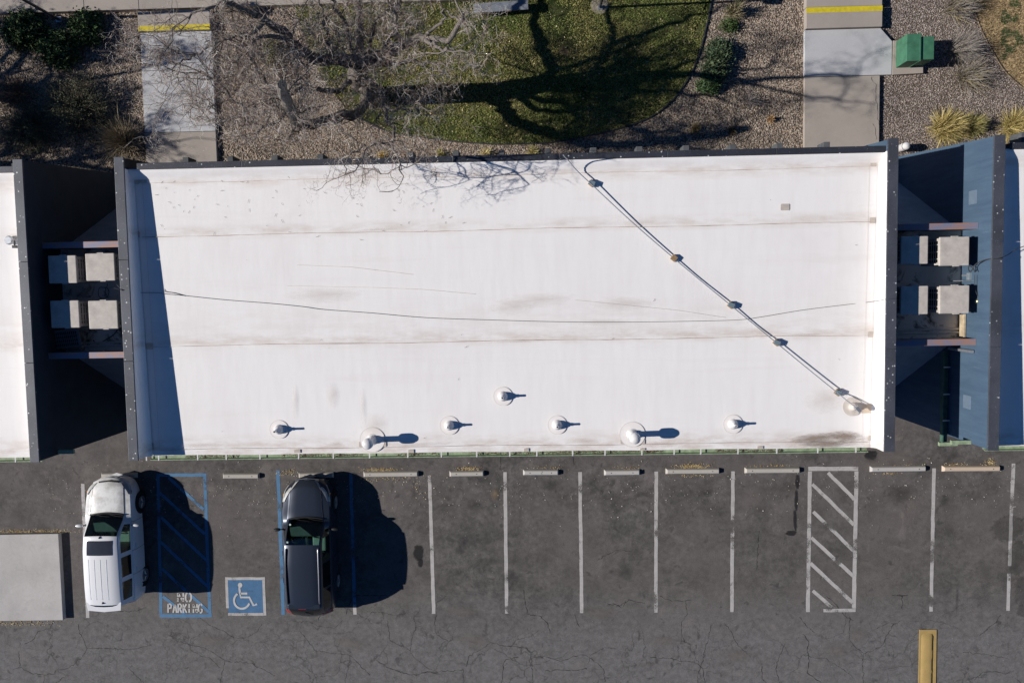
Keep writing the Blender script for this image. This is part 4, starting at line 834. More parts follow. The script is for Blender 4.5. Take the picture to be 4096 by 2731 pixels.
# leaning grille panels in the left well
for px0, py0, px1, py1, zz, nm, lab in ((210, 1316, 322, 1392, 4.92, 'grille_panel', 'dark grille panel lying tilted below the coolers in the left well'), (178, 1328, 216, 1408, 4.62, 'cover_panel', 'plain grey cover panel partly under the grille panel in the left well')):
    a = G(px0, py1, zz); b = G(px1, py0, zz); cx_, cy_ = (a[0]+b[0])/2, (a[1]+b[1])/2; X, Y = (b[0]-a[0])/2, (b[1]-a[1])/2
    o = thing(nm, (cx_, cy_, zz), lab, 'panel', local=True); GR = plain('grey_louvre_metal', (0.22, 0.21, 0.21), 0.6, 0.2)
    MB().box(-X, X, -Y, Y, -.03, 0.0).build('plate', GR, o, bevel=.006)
    if nm == 'grille_panel':
        for j in range(4):
            for i in range(12): MB().box(-X+.06+i*(2*X-.12)/12, -X+.06+(i+.55)*(2*X-.12)/12, -Y+.05+j*(2*Y-.1)/4, -Y+.05+(j+.8)*(2*Y-.1)/4, .001, .008).build('slot', BLACKP, o)
    o.rotation_euler = (0.1, -0.12, 0.09)
MB().box(*[G(178, 1400, 4.52)[0], G(320, 1400, 4.52)[0]], *[G(200, 1400, 4.52)[1], G(200, 1325, 4.52)[1]], 4.406, 4.57).build('plinth', STUCCO, wlft)
cab = lambda a_, b_, dz: (*G(a_, b_, 4.44), 4.44)
cable('cable', [(462, 1130), (470, 1142), (490, 1160)], .011, 'cable end curling up over the coping from the left well', lambda a_, b_, dz: (*G(a_, b_, 5.62 if b_ < 1150 else CAP+.02), 5.62 if b_ < 1150 else CAP+.02))
cable('cable', [(470, 1318), (455, 1338), (430, 1355), (400, 1372), (385, 1372), (372, 1360)], .014, 'black hose lying on the floor below the lower coolers of the left well', cab)
cable('cable', [(430, 1135), (425, 1150), (400, 1150), (393, 1170), (400, 1190), (425, 1190), (436, 1170), (425, 1148), (420, 1180)], .008, 'coiled cable between the right hand coolers in the left well', cab)
wv = lambda a_, b_, dz: (*G(a_, b_, 5.32), 5.32)
cable('cable', [(3900, 1030+58), (3890, 1070), (3876, 1065), (3875, 1080), (3885, 1085), (3900, 1060), (3925, 1045), (3950, 1037), (3975, 1035)], .016, 'dark hose looping out of the right well up the blue wall', lambda a_, b_, dz: (*G(a_, b_, 5.32+max(0, (a_-3890)/85*.72)), 5.32+max(0, (a_-3890)/85*.72)))
cable('cable', [(3975, 1035), (4005, 1031), (4030, 1020), (4060, 1000), (4096, 985)], .012, 'cable running over the coping of the right neighbour onto its shaded roof', lambda a_, b_, dz: (*G(a_, b_, 6.05 if a_ < 4015 else 5.77), 6.05 if a_ < 4015 else 5.77))
cable('cable', [(3898, 1100), (3899, 1140), (3903, 1165), (3912, 1185), (3914, 1200)], .01, 'thin cable dropping to the brass fitting in the right well', wv)
x, y = G(3914, 1205, 5.32); o = thing('brass_fitting', (x, y, 5.22), 'small round brass fitting hanging by the lower right cooler on the blue wall', 'valve')
MB().lathe([(0, 0.0), (.05, 0), (.075, .04), (.075, .06), (.04, .09), (.03, .10), (.0, .10)], (x, y, 5.22), 16).build('body', plain('brass', (0.55, 0.48, 0.26), 0.35, 0.2, metal=.7), o, smooth=True)
MB().tube([(x, y, 5.32), (x, y, 5.38)], .02, 8).build('stem', GALV, o)
MB().tube([(x, y-.0, 5.24), (RX0-.003, y, 5.24)], .02, 8).build('arm', GALV, o)
x, y = G(3893, 1108, 5.02); o = thing('pipe_bracket', (x, y, 4.42), 'grey valve box with small pipes between the two coolers by the blue wall', 'valve box')
MB().box(x-.09, x+.1, y-.12, y+.12, 4.82, 4.97).build('box', plain('grey_box_paint', (.2, .24, .27), .6), o, bevel=.01); MB().tube([(x+.05, y-.1, 4.97), (x+.05, y-.1, 5.07), (x-.3, y-.1, 5.07), (x-.4, y-.1, 4.47)], .016, 6).build('pipe', GALV, o); MB().tube([(x, y+.05, 4.41), (x, y+.05, 4.82)], .03, 8).build('riser', GALV, o)
# bird feeder-like lamp stub on the left neighbour's roof
x, y, zz = roofpt(62, 966, .03); o = thing('roof_lamp', (x, y, zz), 'small grey lamp fitting lying on the left neighbour roof beside its coping', 'lamp')
MB().lathe([(0.0, .10), (.10, .10), (.13, .06), (.13, .03), (0.05, .0), (0, 0)], (x-.12, y+.03, zz+.02), 14).build('head', GALV, o, smooth=True); MB().tube([(x-.05, y+.02, zz+.09), (x+.08, y, zz+.12), (x+.12, y-.12, zz+.2)], .022, 6).build('arm', DKMET, o); MB().box(x+.04, x+.14, y-.20, y-.12, zz+.1, zz+.2).build('bracket', DKMET, o)

# ------------------------------------------------------------------ things on the north side
TG = plain('green_cabinet_paint', (0.060, 0.185, 0.110), 0.55, 0.3, 4, bump=.1)
tx0, ty0 = G(3583, 272, .15); tx1, ty1 = G(3695, 168, .15)
o = thing('transformer_cabinet', ((tx0+tx1)/2, (ty0+ty1)/2, 0), 'green metal utility cabinet with a stepped sloping top on a small concrete pad', 'utility cabinet')
MB().prism([G(3570, 300, .15), G(3693, 293, .15), G(3693, 163, .15), G(3573, 163, .15)], -.02, .15).build('pad', CONC, o, bevel=.01)
A = G(3587, 272, .16); Hh = .95; Bx = G(3681, 245, Hh)[0]
xw = G(3584, 220, .16)[0]; xm = G(3627, 220, Hh)[0]; xe = G(3682, 200, Hh)[0]; yS = G(3640, 245, Hh)[1]; yNn = G(3650, 136, Hh)[1]
MB().add([(xw, yS, .151), (xe, yS, .151), (xe, yNn, .151), (xw, yNn, .151), (xm, yS, Hh), (xe, yS, Hh), (xe, yNn, Hh), (xm, yNn, Hh), (xw, yS, .66), (xw, yNn, .66)],
         [(0, 3, 2, 1), (4, 5, 6, 7), (0, 1, 5, 4, 8), (1, 2, 6, 5), (2, 3, 9, 7, 6), (3, 0, 8, 9), (8, 4, 7, 9)]).build('body', TG, o, bevel=.012)
xe2 = G(3737, 200, Hh-.05)[0]; MB().box(xe+.004, xe2, yS+.05, yNn-.08, .155, Hh-.05).build('rear_box', TG, o, bevel=.015)
MB().box(xe-.03, xe+.01, yS-.012, yNn+.012, .2, Hh+.012).build('flange', TG, o); MB().lathe([(.02, 0), (.03, .01), (.03, .04), (0, .045)], (xw+.16, (yS+yNn)/2, .8), 10).build('lock', GALV, o)
# bench
BEN = plain('grey_bench_top', (0.20, 0.22, 0.25), 0.55, 0.2, 5)
b0 = G(1894, 54, .45); b1 = G(2113, 36, .45); b2 = G(2113, 5, .45)
cx_, cy_ = (b0[0]+b1[0])/2, (b0[1]+b1[1])/2+.15; o = thing('bench', (cx_, cy_, 0), 'backless grey slab bench on the lawn at the top of the photo', 'bench', local=True)
L = b1[0]-b0[0]; MB().box(-L/2, L/2, -.16, .16, .40, .45).build('seat', BEN, o, bevel=.008)
for sx_ in (-1, 1): MB().box(sx_*(L/2-.3)-.04, sx_*(L/2-.3)+.04, -.12, .12, 0, .398).build('leg', DKMET, o); 
o.rotation_euler = (0, 0, math.radians(2.4))
# sign post by the bench on a concrete footing, lamp post at left
def postthing(nm, pxf, pyf, h, r, label, cat, head):
    x, y = G(pxf, pyf); o = thing(nm, (x, y, 0), label, cat)
    MB().tube([(x, y, 0.0), (x, y, h)], r, 10).build('post', DKMET, o, smooth=True); MB().box(x-r*2, x+r*2, y-r*2, y+r*2, 0.03, .10).build('base_plate', GALV, o)
    head(o, x, y, h); return o
fx, fy = G(2398, 30); ft = MB().lathe([(.30, -.02), (.30, .05), (0, .05)], (fx, fy+.05, 0), 14).build('post_footing', CONC); props(ft, 'rounded concrete footing around the thin post on the lawn', 'footing')
postthing('lamp_post', 2400, 34, 3.4, .04, 'thin dark post rising from the concrete footing on the lawn near the bench', 'lamp post', lambda o, x, y, h: MB().lathe([(.05, 0), (.16, .05), (.18, .3), (.10, .36), (0, .38)], (x, y, h), 14).build('lamp_head', DKMET, o, smooth=True))
postthing('lamp_post', 240, 82, 4.2, .05, 'dark lamp post crossing the top left corner beside the bushes', 'lamp post', lambda o, x, y, h: MB().lathe([(.05, 0), (.2, .05), (.22, .3), (.10, .36), (0, .38)], (x, y, h), 14).build('lamp_head', DKMET, o, smooth=True))
x, y = G(3606, 592, .1); o = thing('ash_bin', (x, y, 0), 'white round bollard like bin standing on the gravel just behind the east coping', 'bin')
MB().lathe([(.12, 0), (.13, .02), (.13, .42), (.11, .50), (.05, .54), (0, .545)], (x, y, 0), 20).build('body', WHITEP, o, smooth=True); MB().lathe([(.134, .40), (.137, .41), (.137, .43), (.134, .44)], (x, y, 0), 20).build('band', GALV, o)

# plants: arching blades from a crown
FOL = varied('foliage', (1, 1, 1), 0.7)
def tuft(name, px, py, rad, height, n, cols, label, cat, group=None, wd=0.02, lean=(0, 0), z0=0.0, droop=0.5, seed=1, centre=None, ell=1.0):
    x, y = centre or G(px, py); r = np.random.default_rng(seed); o = thing(name, (x, y, z0), label, cat, group)
    a = r.uniform(0, 2*np.pi, n); s = r.uniform(0.15, 1, n)**0.7; el = (1-s)*0.9+0.25
    dirx = np.cos(a)*s+lean[0]; diry = (np.sin(a)*s+lean[1])*ell; L = r.uniform(0.65, 1.1, n)
    b0_ = np.stack([x+dirx*0.10*rad+r.normal(0, .13*rad, n), y+diry*0.10*rad+r.normal(0, .13*rad, n), np.full(n, z0)], 1); bend = r.normal(0, .16*rad, (n, 3)); bend[:, 2] *= .4
    pts = []
    for t in (0.0, 0.45, 0.8, 1.0):
        hor = rad*L*(t*0.9+0.1*t*t); ver = height*L*(el*t*1.9-droop*t*t*1.2*s); jz = r.normal(0, .012, n)
        pts.append(np.stack([b0_[:, 0]+dirx*hor, b0_[:, 1]+diry*hor, np.maximum(z0+0.01, b0_[:, 2]+ver+jz)], 1)+r.normal(0, .010, (n, 3))+bend*t*t)
    P_ = np.stack(pts, 1); sd_ = np.stack([-np.sin(a), np.cos(a), np.zeros(n)], 1)*wd/2; tw = r.normal(0, .5, (n, 1)); sd_[:, 2:] = tw*wd/2
    W = np.array([0.8, 1.0, 0.7, 0.1]); V = np.stack([P_-sd_[:, None]*W[None, :, None], P_+sd_[:, None]*W[None, :, None]], 2)
    idx = np.arange(n*8).reshape(n, 4, 2); Fq = np.stack([idx[:, :-1, 0], idx[:, :-1, 1], idx[:, 1:, 1], idx[:, 1:, 0]], -1).reshape(-1, 4)
    c = np.array(cols)[r.integers(0, len(cols), n)]*r.uniform(.6, 1.35, n)[:, None]
    npmesh('blade_clump', V.reshape(-1, 3), Fq, FOL, o, np.repeat(c, 3, axis=0), 'stuff'); return o
def leafy(name, px, py, rx, ry, h, n, cols, label, cat, group=None, size=0.03, stems=60, z0=0.0, seed=1, orient=(0.6, 0.2), stemcol=(0.2, 0.16, 0.12), clumps=14):
    """shrub: leaf-sized faces in clumps on real stems"""
    x, y = G(px, py); r = np.random.default_rng(seed); o = thing(name, (x, y, z0), label, cat, group)
    m = stems; a = r.uniform(0, 2*np.pi, m); s = np.sqrt(r.random(m)); top = np.stack([x+np.cos(a)*s*rx, y+np.sin(a)*s*ry, z0+h*(1-0.65*s**2)*r.uniform(.6, 1, m)], 1)
    b_ = np.stack([x+np.cos(a)*s*rx*.2, y+np.sin(a)*s*ry*.2, np.full(m, z0)], 1); mid = (b_+top)/2+r.normal(0, .05, (m, 3)); mid[:, 2] += h*.12
    V, Fq = tubes(np.stack([b_, mid, top], 1), np.tile([.014, .010, .004], (m, 1)), 4); npmesh('stems', V, Fq, plain('stem_bark', stemcol, .9, .3), o, None, 'stuff')
    ci = r.integers(0, m, n); t = r.uniform(0.35, 1.05, n)[:, None]; pc = mid[ci]*(1-t)+top[ci]*t*1.0 if False else (b_[ci]*(1-t)+top[ci]*t)
    sp = 0.05+0.07*r.random((n, 1)); pc = pc+r.normal(0, 1, (n, 3))*sp*np.array([1, 1, .6]); pc[:, 2] = np.maximum(pc[:, 2], z0+.02)
    u = r.normal(0, 1, (n, 3))*0.6+np.array([orient[0], orient[1], .3]); u /= np.linalg.norm(u, axis=1, keepdims=True); v = np.cross(u, r.normal(0, 1, (n, 3))); v /= np.linalg.norm(v, axis=1, keepdims=True)
    sz = size*r.uniform(.5, 1.3, (n, 1)); V = np.stack([pc-u*sz, pc-v*sz*.35, pc+u*sz, pc+v*sz*.35], 1).reshape(-1, 3)
    c = np.array(cols)[r.integers(0, len(cols), n)]*r.uniform(.5, 1.5, n)[:, None]
    npmesh('foliage', V, np.arange(4*n).reshape(n, 4), FOL, o, c, 'stuff'); return o
dg = [(0.035, 0.065, 0.030), (0.055, 0.095, 0.036), (0.085, 0.125, 0.045)]
leafy('dark_bush', 115, 130, .78, .72, .8, 7000, dg+[(0.10, 0.14, 0.05)], 'dark green bush with lighter sunlit sprays in the top left corner', 'bush', 'dark bushes in the top left corner', .07, 90, seed=2, orient=(.3, -.5))
leafy('dark_bush', 362, 118, .66, .62, .7, 5500, dg, 'dark green bush beside the lamp post foot in the top left corner', 'bush', 'dark bushes in the top left corner', .07, 70, seed=3, orient=(-.5, -.3))
leafy('dark_bush', 250, 208, .74, .66, .7, 6000, dg, 'lowest of the three dark green bushes in the top left corner', 'bush', 'dark bushes in the top left corner', .07, 80, seed=4, orient=(-.6, -.2))
ol = [(0.12, 0.14, 0.08), (0.17, 0.165, 0.10), (0.24, 0.22, 0.14), (0.09, 0.105, 0.07)]
leafy('sprawling_shrub', 330, 440, 1.5, 1.35, .9, 15000, ol, 'wide sprawling olive grey shrub in shade above the left well', 'shrub', None, .028, 260, seed=5, stemcol=(.16, .13, .10))
leafy('sprawling_shrub', 120, 520, 1.2, 1.0, .7, 9000, ol, 'olive shrub at the left edge just above the left neighbour roof', 'shrub', None, .028, 180, seed=6, stemcol=(.16, .13, .10))
leafy('reddish_shrub', 70, 380, .9, .8, .5, 3000, [(0.14, 0.07, 0.05), (0.10, 0.09, 0.06), (0.2, 0.15, 0.06)], 'low reddish twiggy shrub with a few yellow leaves at the left edge', 'shrub', None, .022, 130, seed=7, stemcol=(.25, .17, .13))
tuft('twiggy_shrub', 505, 568, .85, .75, 900, [(0.30, 0.24, 0.16), (0.20, 0.16, 0.11), (0.40, 0.33, 0.22)], 'bare tan twiggy shrub overhanging the left walkway', 'shrub', None, .014, seed=8, droop=.2)
gg = [(0.10, 0.14, 0.075), (0.075, 0.12, 0.06), (0.13, 0.165, 0.085)]
leafy('juniper_bush', 2870, 215, .45, .42, .55, 5000, gg, 'feathery grey green juniper, uppermost of the three by the lawn edge', 'bush', 'junipers beside the lawn edge', .05, 80, seed=9, orient=(.8, .3))
leafy('juniper_bush', 2858, 285, .45, .36, .5, 4500, gg, 'feathery juniper in the middle of the three by the lawn edge', 'bush', 'junipers beside the lawn edge', .05, 80, seed=10, orient=(.8, .3))
leafy('juniper_bush', 2832, 345, .38, .28, .45, 3500, [(0.09, 0.15, 0.06), (0.07, 0.12, 0.05)], 'bright green juniper, lowest of the three by the lawn edge', 'bush', 'junipers beside the lawn edge', .05, 60, seed=11, orient=(.6, -.2))
tuft('dry_bunch_grass', 2925, 55, .38, .5, 420, [(0.36, 0.30, 0.19), (0.28, 0.23, 0.15), (0.10, 0.13, 0.05)], 'tan spiky bunch grass above the junipers near the top', 'grass clump', None, .014, (.25, .15), seed=12)
leafy('small_green_bush', 2912, 105, .26, .2, .3, 1500, [(0.06, 0.10, 0.03)], 'small green bush directly under the tan bunch grass', 'bush', None, .035, 30, seed=13)
leafy('yellow_green_shrub', 1105, 215, .42, .5, .6, 3500, [(0.17, 0.18, 0.045), (0.12, 0.14, 0.04), (0.22, 0.22, 0.07)], 'yellow green shrub under the left limbs of the bare tree', 'shrub', None, .035, 60, seed=14)
for i, (px, py, rd, n_, cl, lab) in enumerate([(2782, 516, .22, 260, [(0.40, 0.31, 0.16), (0.32, 0.24, 0.12)], 'small round tan grass tuft on the gravel right of the lawn'), (2925, 527, .2, 160, [(0.20, 0.15, 0.09)], 'brown grass tuft lying in the branch shadow right of the lawn'), (3082, 478, .16, 150, [(0.42, 0.27, 0.14)], 'small orange brown tuft just left of the right walkway'),
        (1535, 625, .24, 120, [(0.60, 0.42, 0.14), (0.5, 0.4, 0.2)], 'golden grass tuft by the roof edge under the hanging branch'), (1765, 622, .26, 130, [(0.45, 0.38, 0.14), (0.3, 0.28, 0.1)], 'olive gold grass tuft at the roof edge, second from the left'), (1945, 618, .28, 150, [(0.5, 0.42, 0.2), (0.62, 0.52, 0.28)], 'pale straw grass tuft at the roof edge, third from the left'), (2132, 610, .30, 200, [(0.60, 0.50, 0.24), (0.5, 0.45, 0.2)], 'yellow straw grass tuft at the roof edge left of the conduit end')]):
    tuft('grass_tuft', px, py, rd, .22, n_, cl, lab, 'grass tuft', 'small dry grass tufts on the gravel', .014, seed=20+i)
yg = [(0.52, 0.41, 0.16), (0.42, 0.33, 0.12), (0.62, 0.50, 0.24), (0.30, 0.26, 0.09)]
tuft('yellow_bunch_grass', 3765, 520, .66, .6, 1300, yg, 'large yellow bunch grass behind the slate blue wall', 'grass clump', 'yellow bunch grasses at the right', .012, (.3, .12), seed=30)
tuft('yellow_bunch_grass', 3872, 510, .46, .45, 800, [(0.36, 0.32, 0.12), (0.45, 0.38, 0.16), (0.2, 0.2, 0.08)], 'smaller duller yellow bunch grass, middle one of the three at the right', 'grass clump', 'yellow bunch grasses at the right', .012, (.3, .1), seed=31)
tuft('yellow_bunch_grass', 4035, 515, .66, .6, 1200, yg, 'yellow bunch grass at the right edge above the neighbour coping', 'grass clump', 'yellow bunch grasses at the right', .012, (.35, .05), seed=32)
gr_ = [(0.30, 0.27, 0.24), (0.23, 0.20, 0.18), (0.38, 0.34, 0.29)]
tuft('bare_shrub', 3805, 205, .68, .7, 480, gr_, 'bare grey shrub fanning out behind the green cabinet', 'shrub', 'bare grey shrubs by the dry lawn', .009, (.45, .0), seed=33, droop=.1)
tuft('bare_shrub', 3850, 300, .85, .5, 520, gr_+[(0.34, 0.28, 0.15)], 'wide low bare shrub right below the green cabinet', 'shrub', 'bare grey shrubs by the dry lawn', .009, (.2, -.1), seed=34, droop=.1)
tuft('bare_shrub', 3805, 35, .75, .55, 520, gr_+[(0.34, 0.28, 0.15)], 'bare shrub at the top edge left of the dry lawn', 'shrub', 'bare grey shrubs by the dry lawn', .009, (.2, 0), seed=35, droop=.1)
tuft('bare_shrub', 2985, 405, .45, .35, 120, [(0.3, 0.26, 0.24)], 'thin bare shrub on the gravel below the junipers', 'shrub', 'bare grey shrubs by the dry lawn', .009, (.2, .0), seed=36, droop=.1)
# ------------------------------------------------------------------ bare trees
def m_bark(name, lo, hi):
    k = N(name); co = k.coord()
    c = k.mix(k.ramp(k.noise(k.coord((6, 6, 2)), 4, 5, 0.7, .6), [(0.35, 0.0), (0.65, 1.0)]), lo, hi); k.base(c); k.set(.9, 0, .15); k.bump(k.noise(co, 28, 4), .8, .02); return k.m
BARK = m_bark('bark', (0.075, 0.065, 0.056), (0.27, 0.24, 0.21)); TWIG = varied('twig_bark', (1, 1, 1), .85)
def poly(a, d, L, r0, r1, K, rg, curl, up):
    """one wandering polyline"""
    p = [np.array(a)]; d = np.array(d, float); d /= np.linalg.norm(d)
    for i in range(K-1):
        d = d+rg.normal(0, curl, 3)+np.array([0, 0, up]); d /= np.linalg.norm(d); p.append(p[-1]+d*L/(K-1))
    return np.array(p), np.linspace(r0, r1, K)
def grow_crown(limbs, seed, n1, n2, n3, n4, zmin, zmax, L1=1.7, L2=.8, L3=.36, up=.02):
    """limbs: list of (pts,radii). returns batches of branch polylines level by level"""
    rg = np.random.default_rng(seed); out = []
    def along(P_, t):
        K = len(P_)-1; i = min(int(t*K), K-1); f = t*K-i; return P_[i]*(1-f)+P_[i+1]*f, P_[i+1]-P_[i]
    cur = [q if len(q) == 3 else (q[0], q[1], 1.0) for q in limbs]; specs = [(n1, L1, .020, .009, 7, .36, .06), (n2, L2, .0085, .005, 6, .45, .2), (n3, L3, .0078, .0050, 5, .55, .15), (n4, .16, .0062, .0040, 4, .6, .1)]
    for lev, (n, L, r0, r1, K, curl, t0) in enumerate(specs):
        new = []
        for P_, Rr, lf in cur:
            ll = np.linalg.norm(np.diff(P_, axis=0), axis=1).sum(); m = max(1, int(round((lf if lev == 0 else 1)*n*(ll/ (4.0 if lev == 0 else specs[lev-1][1])))))
            for j in range(m):
                t = rg.uniform(t0, 1.0) if j < m-1 else 1.0
                a, tg = along(P_, t); tg = tg/(np.linalg.norm(tg)+1e-9); pr = rg.normal(0, 1, 3); pr -= tg*(pr@tg); pr /= np.linalg.norm(pr)
                d = tg*rg.uniform(.2, 1.0)+pr*rg.uniform(.5, 1.1); d[2] *= .55
                if a[2] > zmax-.6: d[2] = -abs(d[2])*.5
                if a[2] < zmin+.6: d[2] = abs(d[2])
                rb = np.interp(t, np.linspace(0, 1, len(Rr)), Rr); ra = min(r0*rg.uniform(.7, 1.25), rb*.8)
                Pn, Rn = poly(a, d, L*rg.uniform(.55, 1.25), ra, min(r1, ra*.6), K, rg, curl, up); new.append((Pn, Rn, 1))
        out.append(new); cur = new
    return out
def crown_mesh(name, levels, parent, mat, tones, seed, sides=(5, 4, 3, 3), filt=None):
    rg = np.random.default_rng(seed); Vs = []; Fs = []; Cs_ = []; b = 0
    for lev, L in enumerate(levels):
        if filt: L = [q for q in L if filt(q[0])]
        if not L: continue
        P_ = np.stack([q[0] for q in L]); Rr = np.stack([q[1] for q in L]); V, Fq = tubes(P_, Rr, sides[lev]); Fs.append(Fq+b); Vs.append(V); b += len(V)
        t = np.array(tones[min(lev, len(tones)-1)])[rg.integers(0, len(tones[min(lev, len(tones)-1)]), len(L))]*rg.uniform(.7, 1.3, len(L))[:, None]; Cs_.append(np.repeat(t, len(Fq)//len(L), axis=0))
    return npmesh(name, np.concatenate(Vs), np.concatenate(Fs), mat, parent, np.concatenate(Cs_), 'stuff')
bx_, by_ = G(1500, 392)
tree = thing('mulberry_tree', (bx_, by_, 0), 'large bare winter tree with tangled pale twigs spreading over gravel, lawn and roof edge', 'tree')
L3 = lambda q: np.array([(*G(a, b, h), h) for a, b, h in q])
fork = (1434, 312, 2.6)
trunk_pts = np.array([(bx_, by_, -.05), (bx_+.02, by_, .25), (bx_-.0, by_+.03, 1.3)]+[tuple(L3([fork])[0])]+[tuple(L3([(1438, 240, 3.65)])[0])])
MB().tube([tuple(p) for p in smooth_pts(trunk_pts, 5)], list(np.interp(np.linspace(0, 1, 21), [0, .12, .3, .75, 1], [.52, .40, .35, .34, .30])), 14).build('trunk', BARK, tree, smooth=True)
LIMB = [([(1430, 312, 2.5), (1458, 370, 2.6), (1455, 425, 2.85), (1400, 458, 3.5), (1295, 490, 4.5), (1215, 500, 5.3), (1175, 470, 6.3), (1150, 415, 7.3), (1130, 340, 8.3)], .165, .13),
        ([(1438, 244, 3.5), (1370, 240, 4.0), (1300, 238, 4.4), (1200, 205, 5.0), (1134, 130, 5.7), (1060, 85, 6.3), (985, 45, 6.8), (900, 10, 7.3)], .21, .06),
        ([(1434, 250, 3.5), (1434, 180, 3.65), (1436, 90, 3.45), (1435, 0, 3.3), (1425, -90, 3.4), (1420, -180, 3.6)], .15, .07),
        ([(1450, 240, 3.7), (1520, 215, 4.0), (1560, 150, 4.0), (1578, 85, 4.05), (1580, 0, 4.2), (1560, -70, 4.15), (1565, -140, 4.2)], .09, .05),
        ([(1579, 60, 4.1), (1612, -38, 4.8), (1640, -130, 5.4), (1655, -220, 6.0)], .08, .04),
        ([(1425, 250, 3.2), (1400, 170, 4.0), (1370, 90, 4.8), (1335, 20, 5.4), (1310, -60, 6.0)], .09, .03),
        ([(1440, 240, 3.3), (1480, 175, 4.2), (1500, 90, 5.0), (1545, 40, 5.6), (1550, -20, 6.2)], .06, .02),
        ([(1440, 242, 3.6), (1500, 232, 4.1), (1600, 185, 4.8), (1700, 155, 5.4), (1790, 165, 5.8)], .22, .08),
        ([(1790, 165, 5.8), (1830, 110, 6.9), (1850, 60, 7.9)], .08, .045),
        ([(1700, 155, 5.4), (1745, 190, 6.6), (1790, 205, 7.8)], .06, .035),
        ([(1000, 430, 6.2), (930, 470, 6.3), (840, 480, 6.3), (760, 470, 6.2)], .05, .015),
        ([(780, 220, 7.2), (720, 250, 7.1), (680, 300, 6.9)], .03, .01),
        ([(1600, 185, 4.8), (1590, 120, 5.3), (1580, 60, 5.8), (1560, 20, 6.2)], .08, .03),
        ([(1700, 158, 5.4), (1760, 90, 6.2), (1780, 45, 6.5), (1810, 70, 6.6)], .05, .02),
        ([(1440, 290, 3.2), (1520, 262, 4.2), (1690, 252, 5.2), (1740, 258, 5.5), (1770, 300, 5.8)], .08, .02),
        ([(1435, 305, 2.8), (1475, 340, 3.6), (1515, 355, 4.1), (1530, 402, 4.5), (1537, 460, 5.1), (1574, 515, 5.9), (1572, 590, 6.8), (1594, 645, 7.3), (1610, 720, 7.6)], .09, .012),
        ([(1572, 585, 6.8), (1510, 580, 7.0), (1446, 592, 7.2), (1400, 630, 7.4), (1380, 700, 7.5)], .035, .012),
        ([(1537, 430, 4.8), (1600, 440, 5.2), (1650, 445, 5.4), (1690, 425, 5.6)], .045, .015),
        ([(1400, 330, 3.2), (1330, 365, 3.9), (1250, 355, 4.6), (1178, 366, 5.2), (1134, 402, 5.7), (1000, 430, 6.2), (930, 400, 6.6)], .09, .02),
        ([(1340, 250, 4.1), (1315, 180, 4.9), (1300, 110, 5.5), (1282, 30, 6.0), (1280, -60, 6.4)], .07, .02),
        ([(1200, 213, 5.3), (1130, 155, 5.9), (1040, 155, 6.4), (990, 210, 6.7), (930, 250, 6.9)], .08, .02),
        ([(1060, 88, 6.8), (1010, 140, 7.0), (920, 150, 7.2), (830, 190, 7.3), (780, 220, 7.2)], .06, .015),
        ([(1134, 400, 5.7), (1080, 345, 6.0), (1020, 260, 6.4), (985, 180, 6.8)], .05, .02),
        ([(930, 400, 6.5), (860, 320, 6.8), (780, 290, 7.0), (720, 330, 7.1)], .04, .012),
        ([(1175, 425, 6.4), (1080, 500, 6.5), (1000, 540, 6.5), (920, 560, 6.4)], .045, .012),
        ([(900, 10, 7.6), (820, 40, 7.8), (730, 60, 7.8)], .05, .012),
        ([(1260, 480, 4.9), (1190, 520, 5.2), (1150, 560, 5.4), (1100, 560, 5.5)], .035, .012)]
limbs = []
for q, r0, r1 in LIMB:
    P_ = np.array(smooth_pts(L3(q), 4)); n = len(P_); P_[1:-1] += rng.normal(0, .035, (n-2, 3)); Rr = np.linspace(r0, r1, n)**1.0
    MB().tube([tuple(p) for p in P_], list(Rr*(1+rng.normal(0, .06, n))), 9).build('limb', BARK, tree, smooth=True); limbs.append((P_, Rr, 1.0))
for i_, f_ in ((1, 1.15), (2, .6), (3, .5), (4, .3), (7, .7), (8, .3), (9, .4), (10, 1.2), (11, 1.2), (12, .6), (13, .45), (14, .55), (15, .75), (16, .6), (17, .5), (18, 1.2), (20, 1.2), (21, 1.2), (22, 1.2), (23, 1.2), (24, 1.3), (25, 1.2), (26, 1.2)): limbs[i_] = limbs[i_][:2]+(f_,)
lv = grow_crown(limbs, 21, 10.5, 8, 7, 3.2, 3.6, 8.0, 1.45)
def okroof(P_):
    b_ = ((P_[:, 1] < ROOF_N+.4) & (P_[:, 2] < 6.5)).any() or P_[:, 1].min() < ROOF_N-1.1-.25*math.sin(P_[0, 0]*5)
    b_ = b_ or (P_[:, 1].min() < ROOF_N+.3 and (P_[:, 0].min() < -6.0 or P_[:, 0].max() > -2.3))
    return not b_
tw = [[(0.22, 0.19, 0.165), (0.15, 0.125, 0.105)], [(0.34, 0.295, 0.255), (0.20, 0.165, 0.14)], [(0.68, 0.62, 0.56), (0.46, 0.39, 0.33), (0.22, 0.15, 0.11)], [(0.78, 0.71, 0.64), (0.45, 0.35, 0.27), (0.28, 0.175, 0.11)]]
crown_mesh('crown', lv, tree, TWIG, tw, 5, filt=okroof)
print('twigs', [len(l) for l in lv])
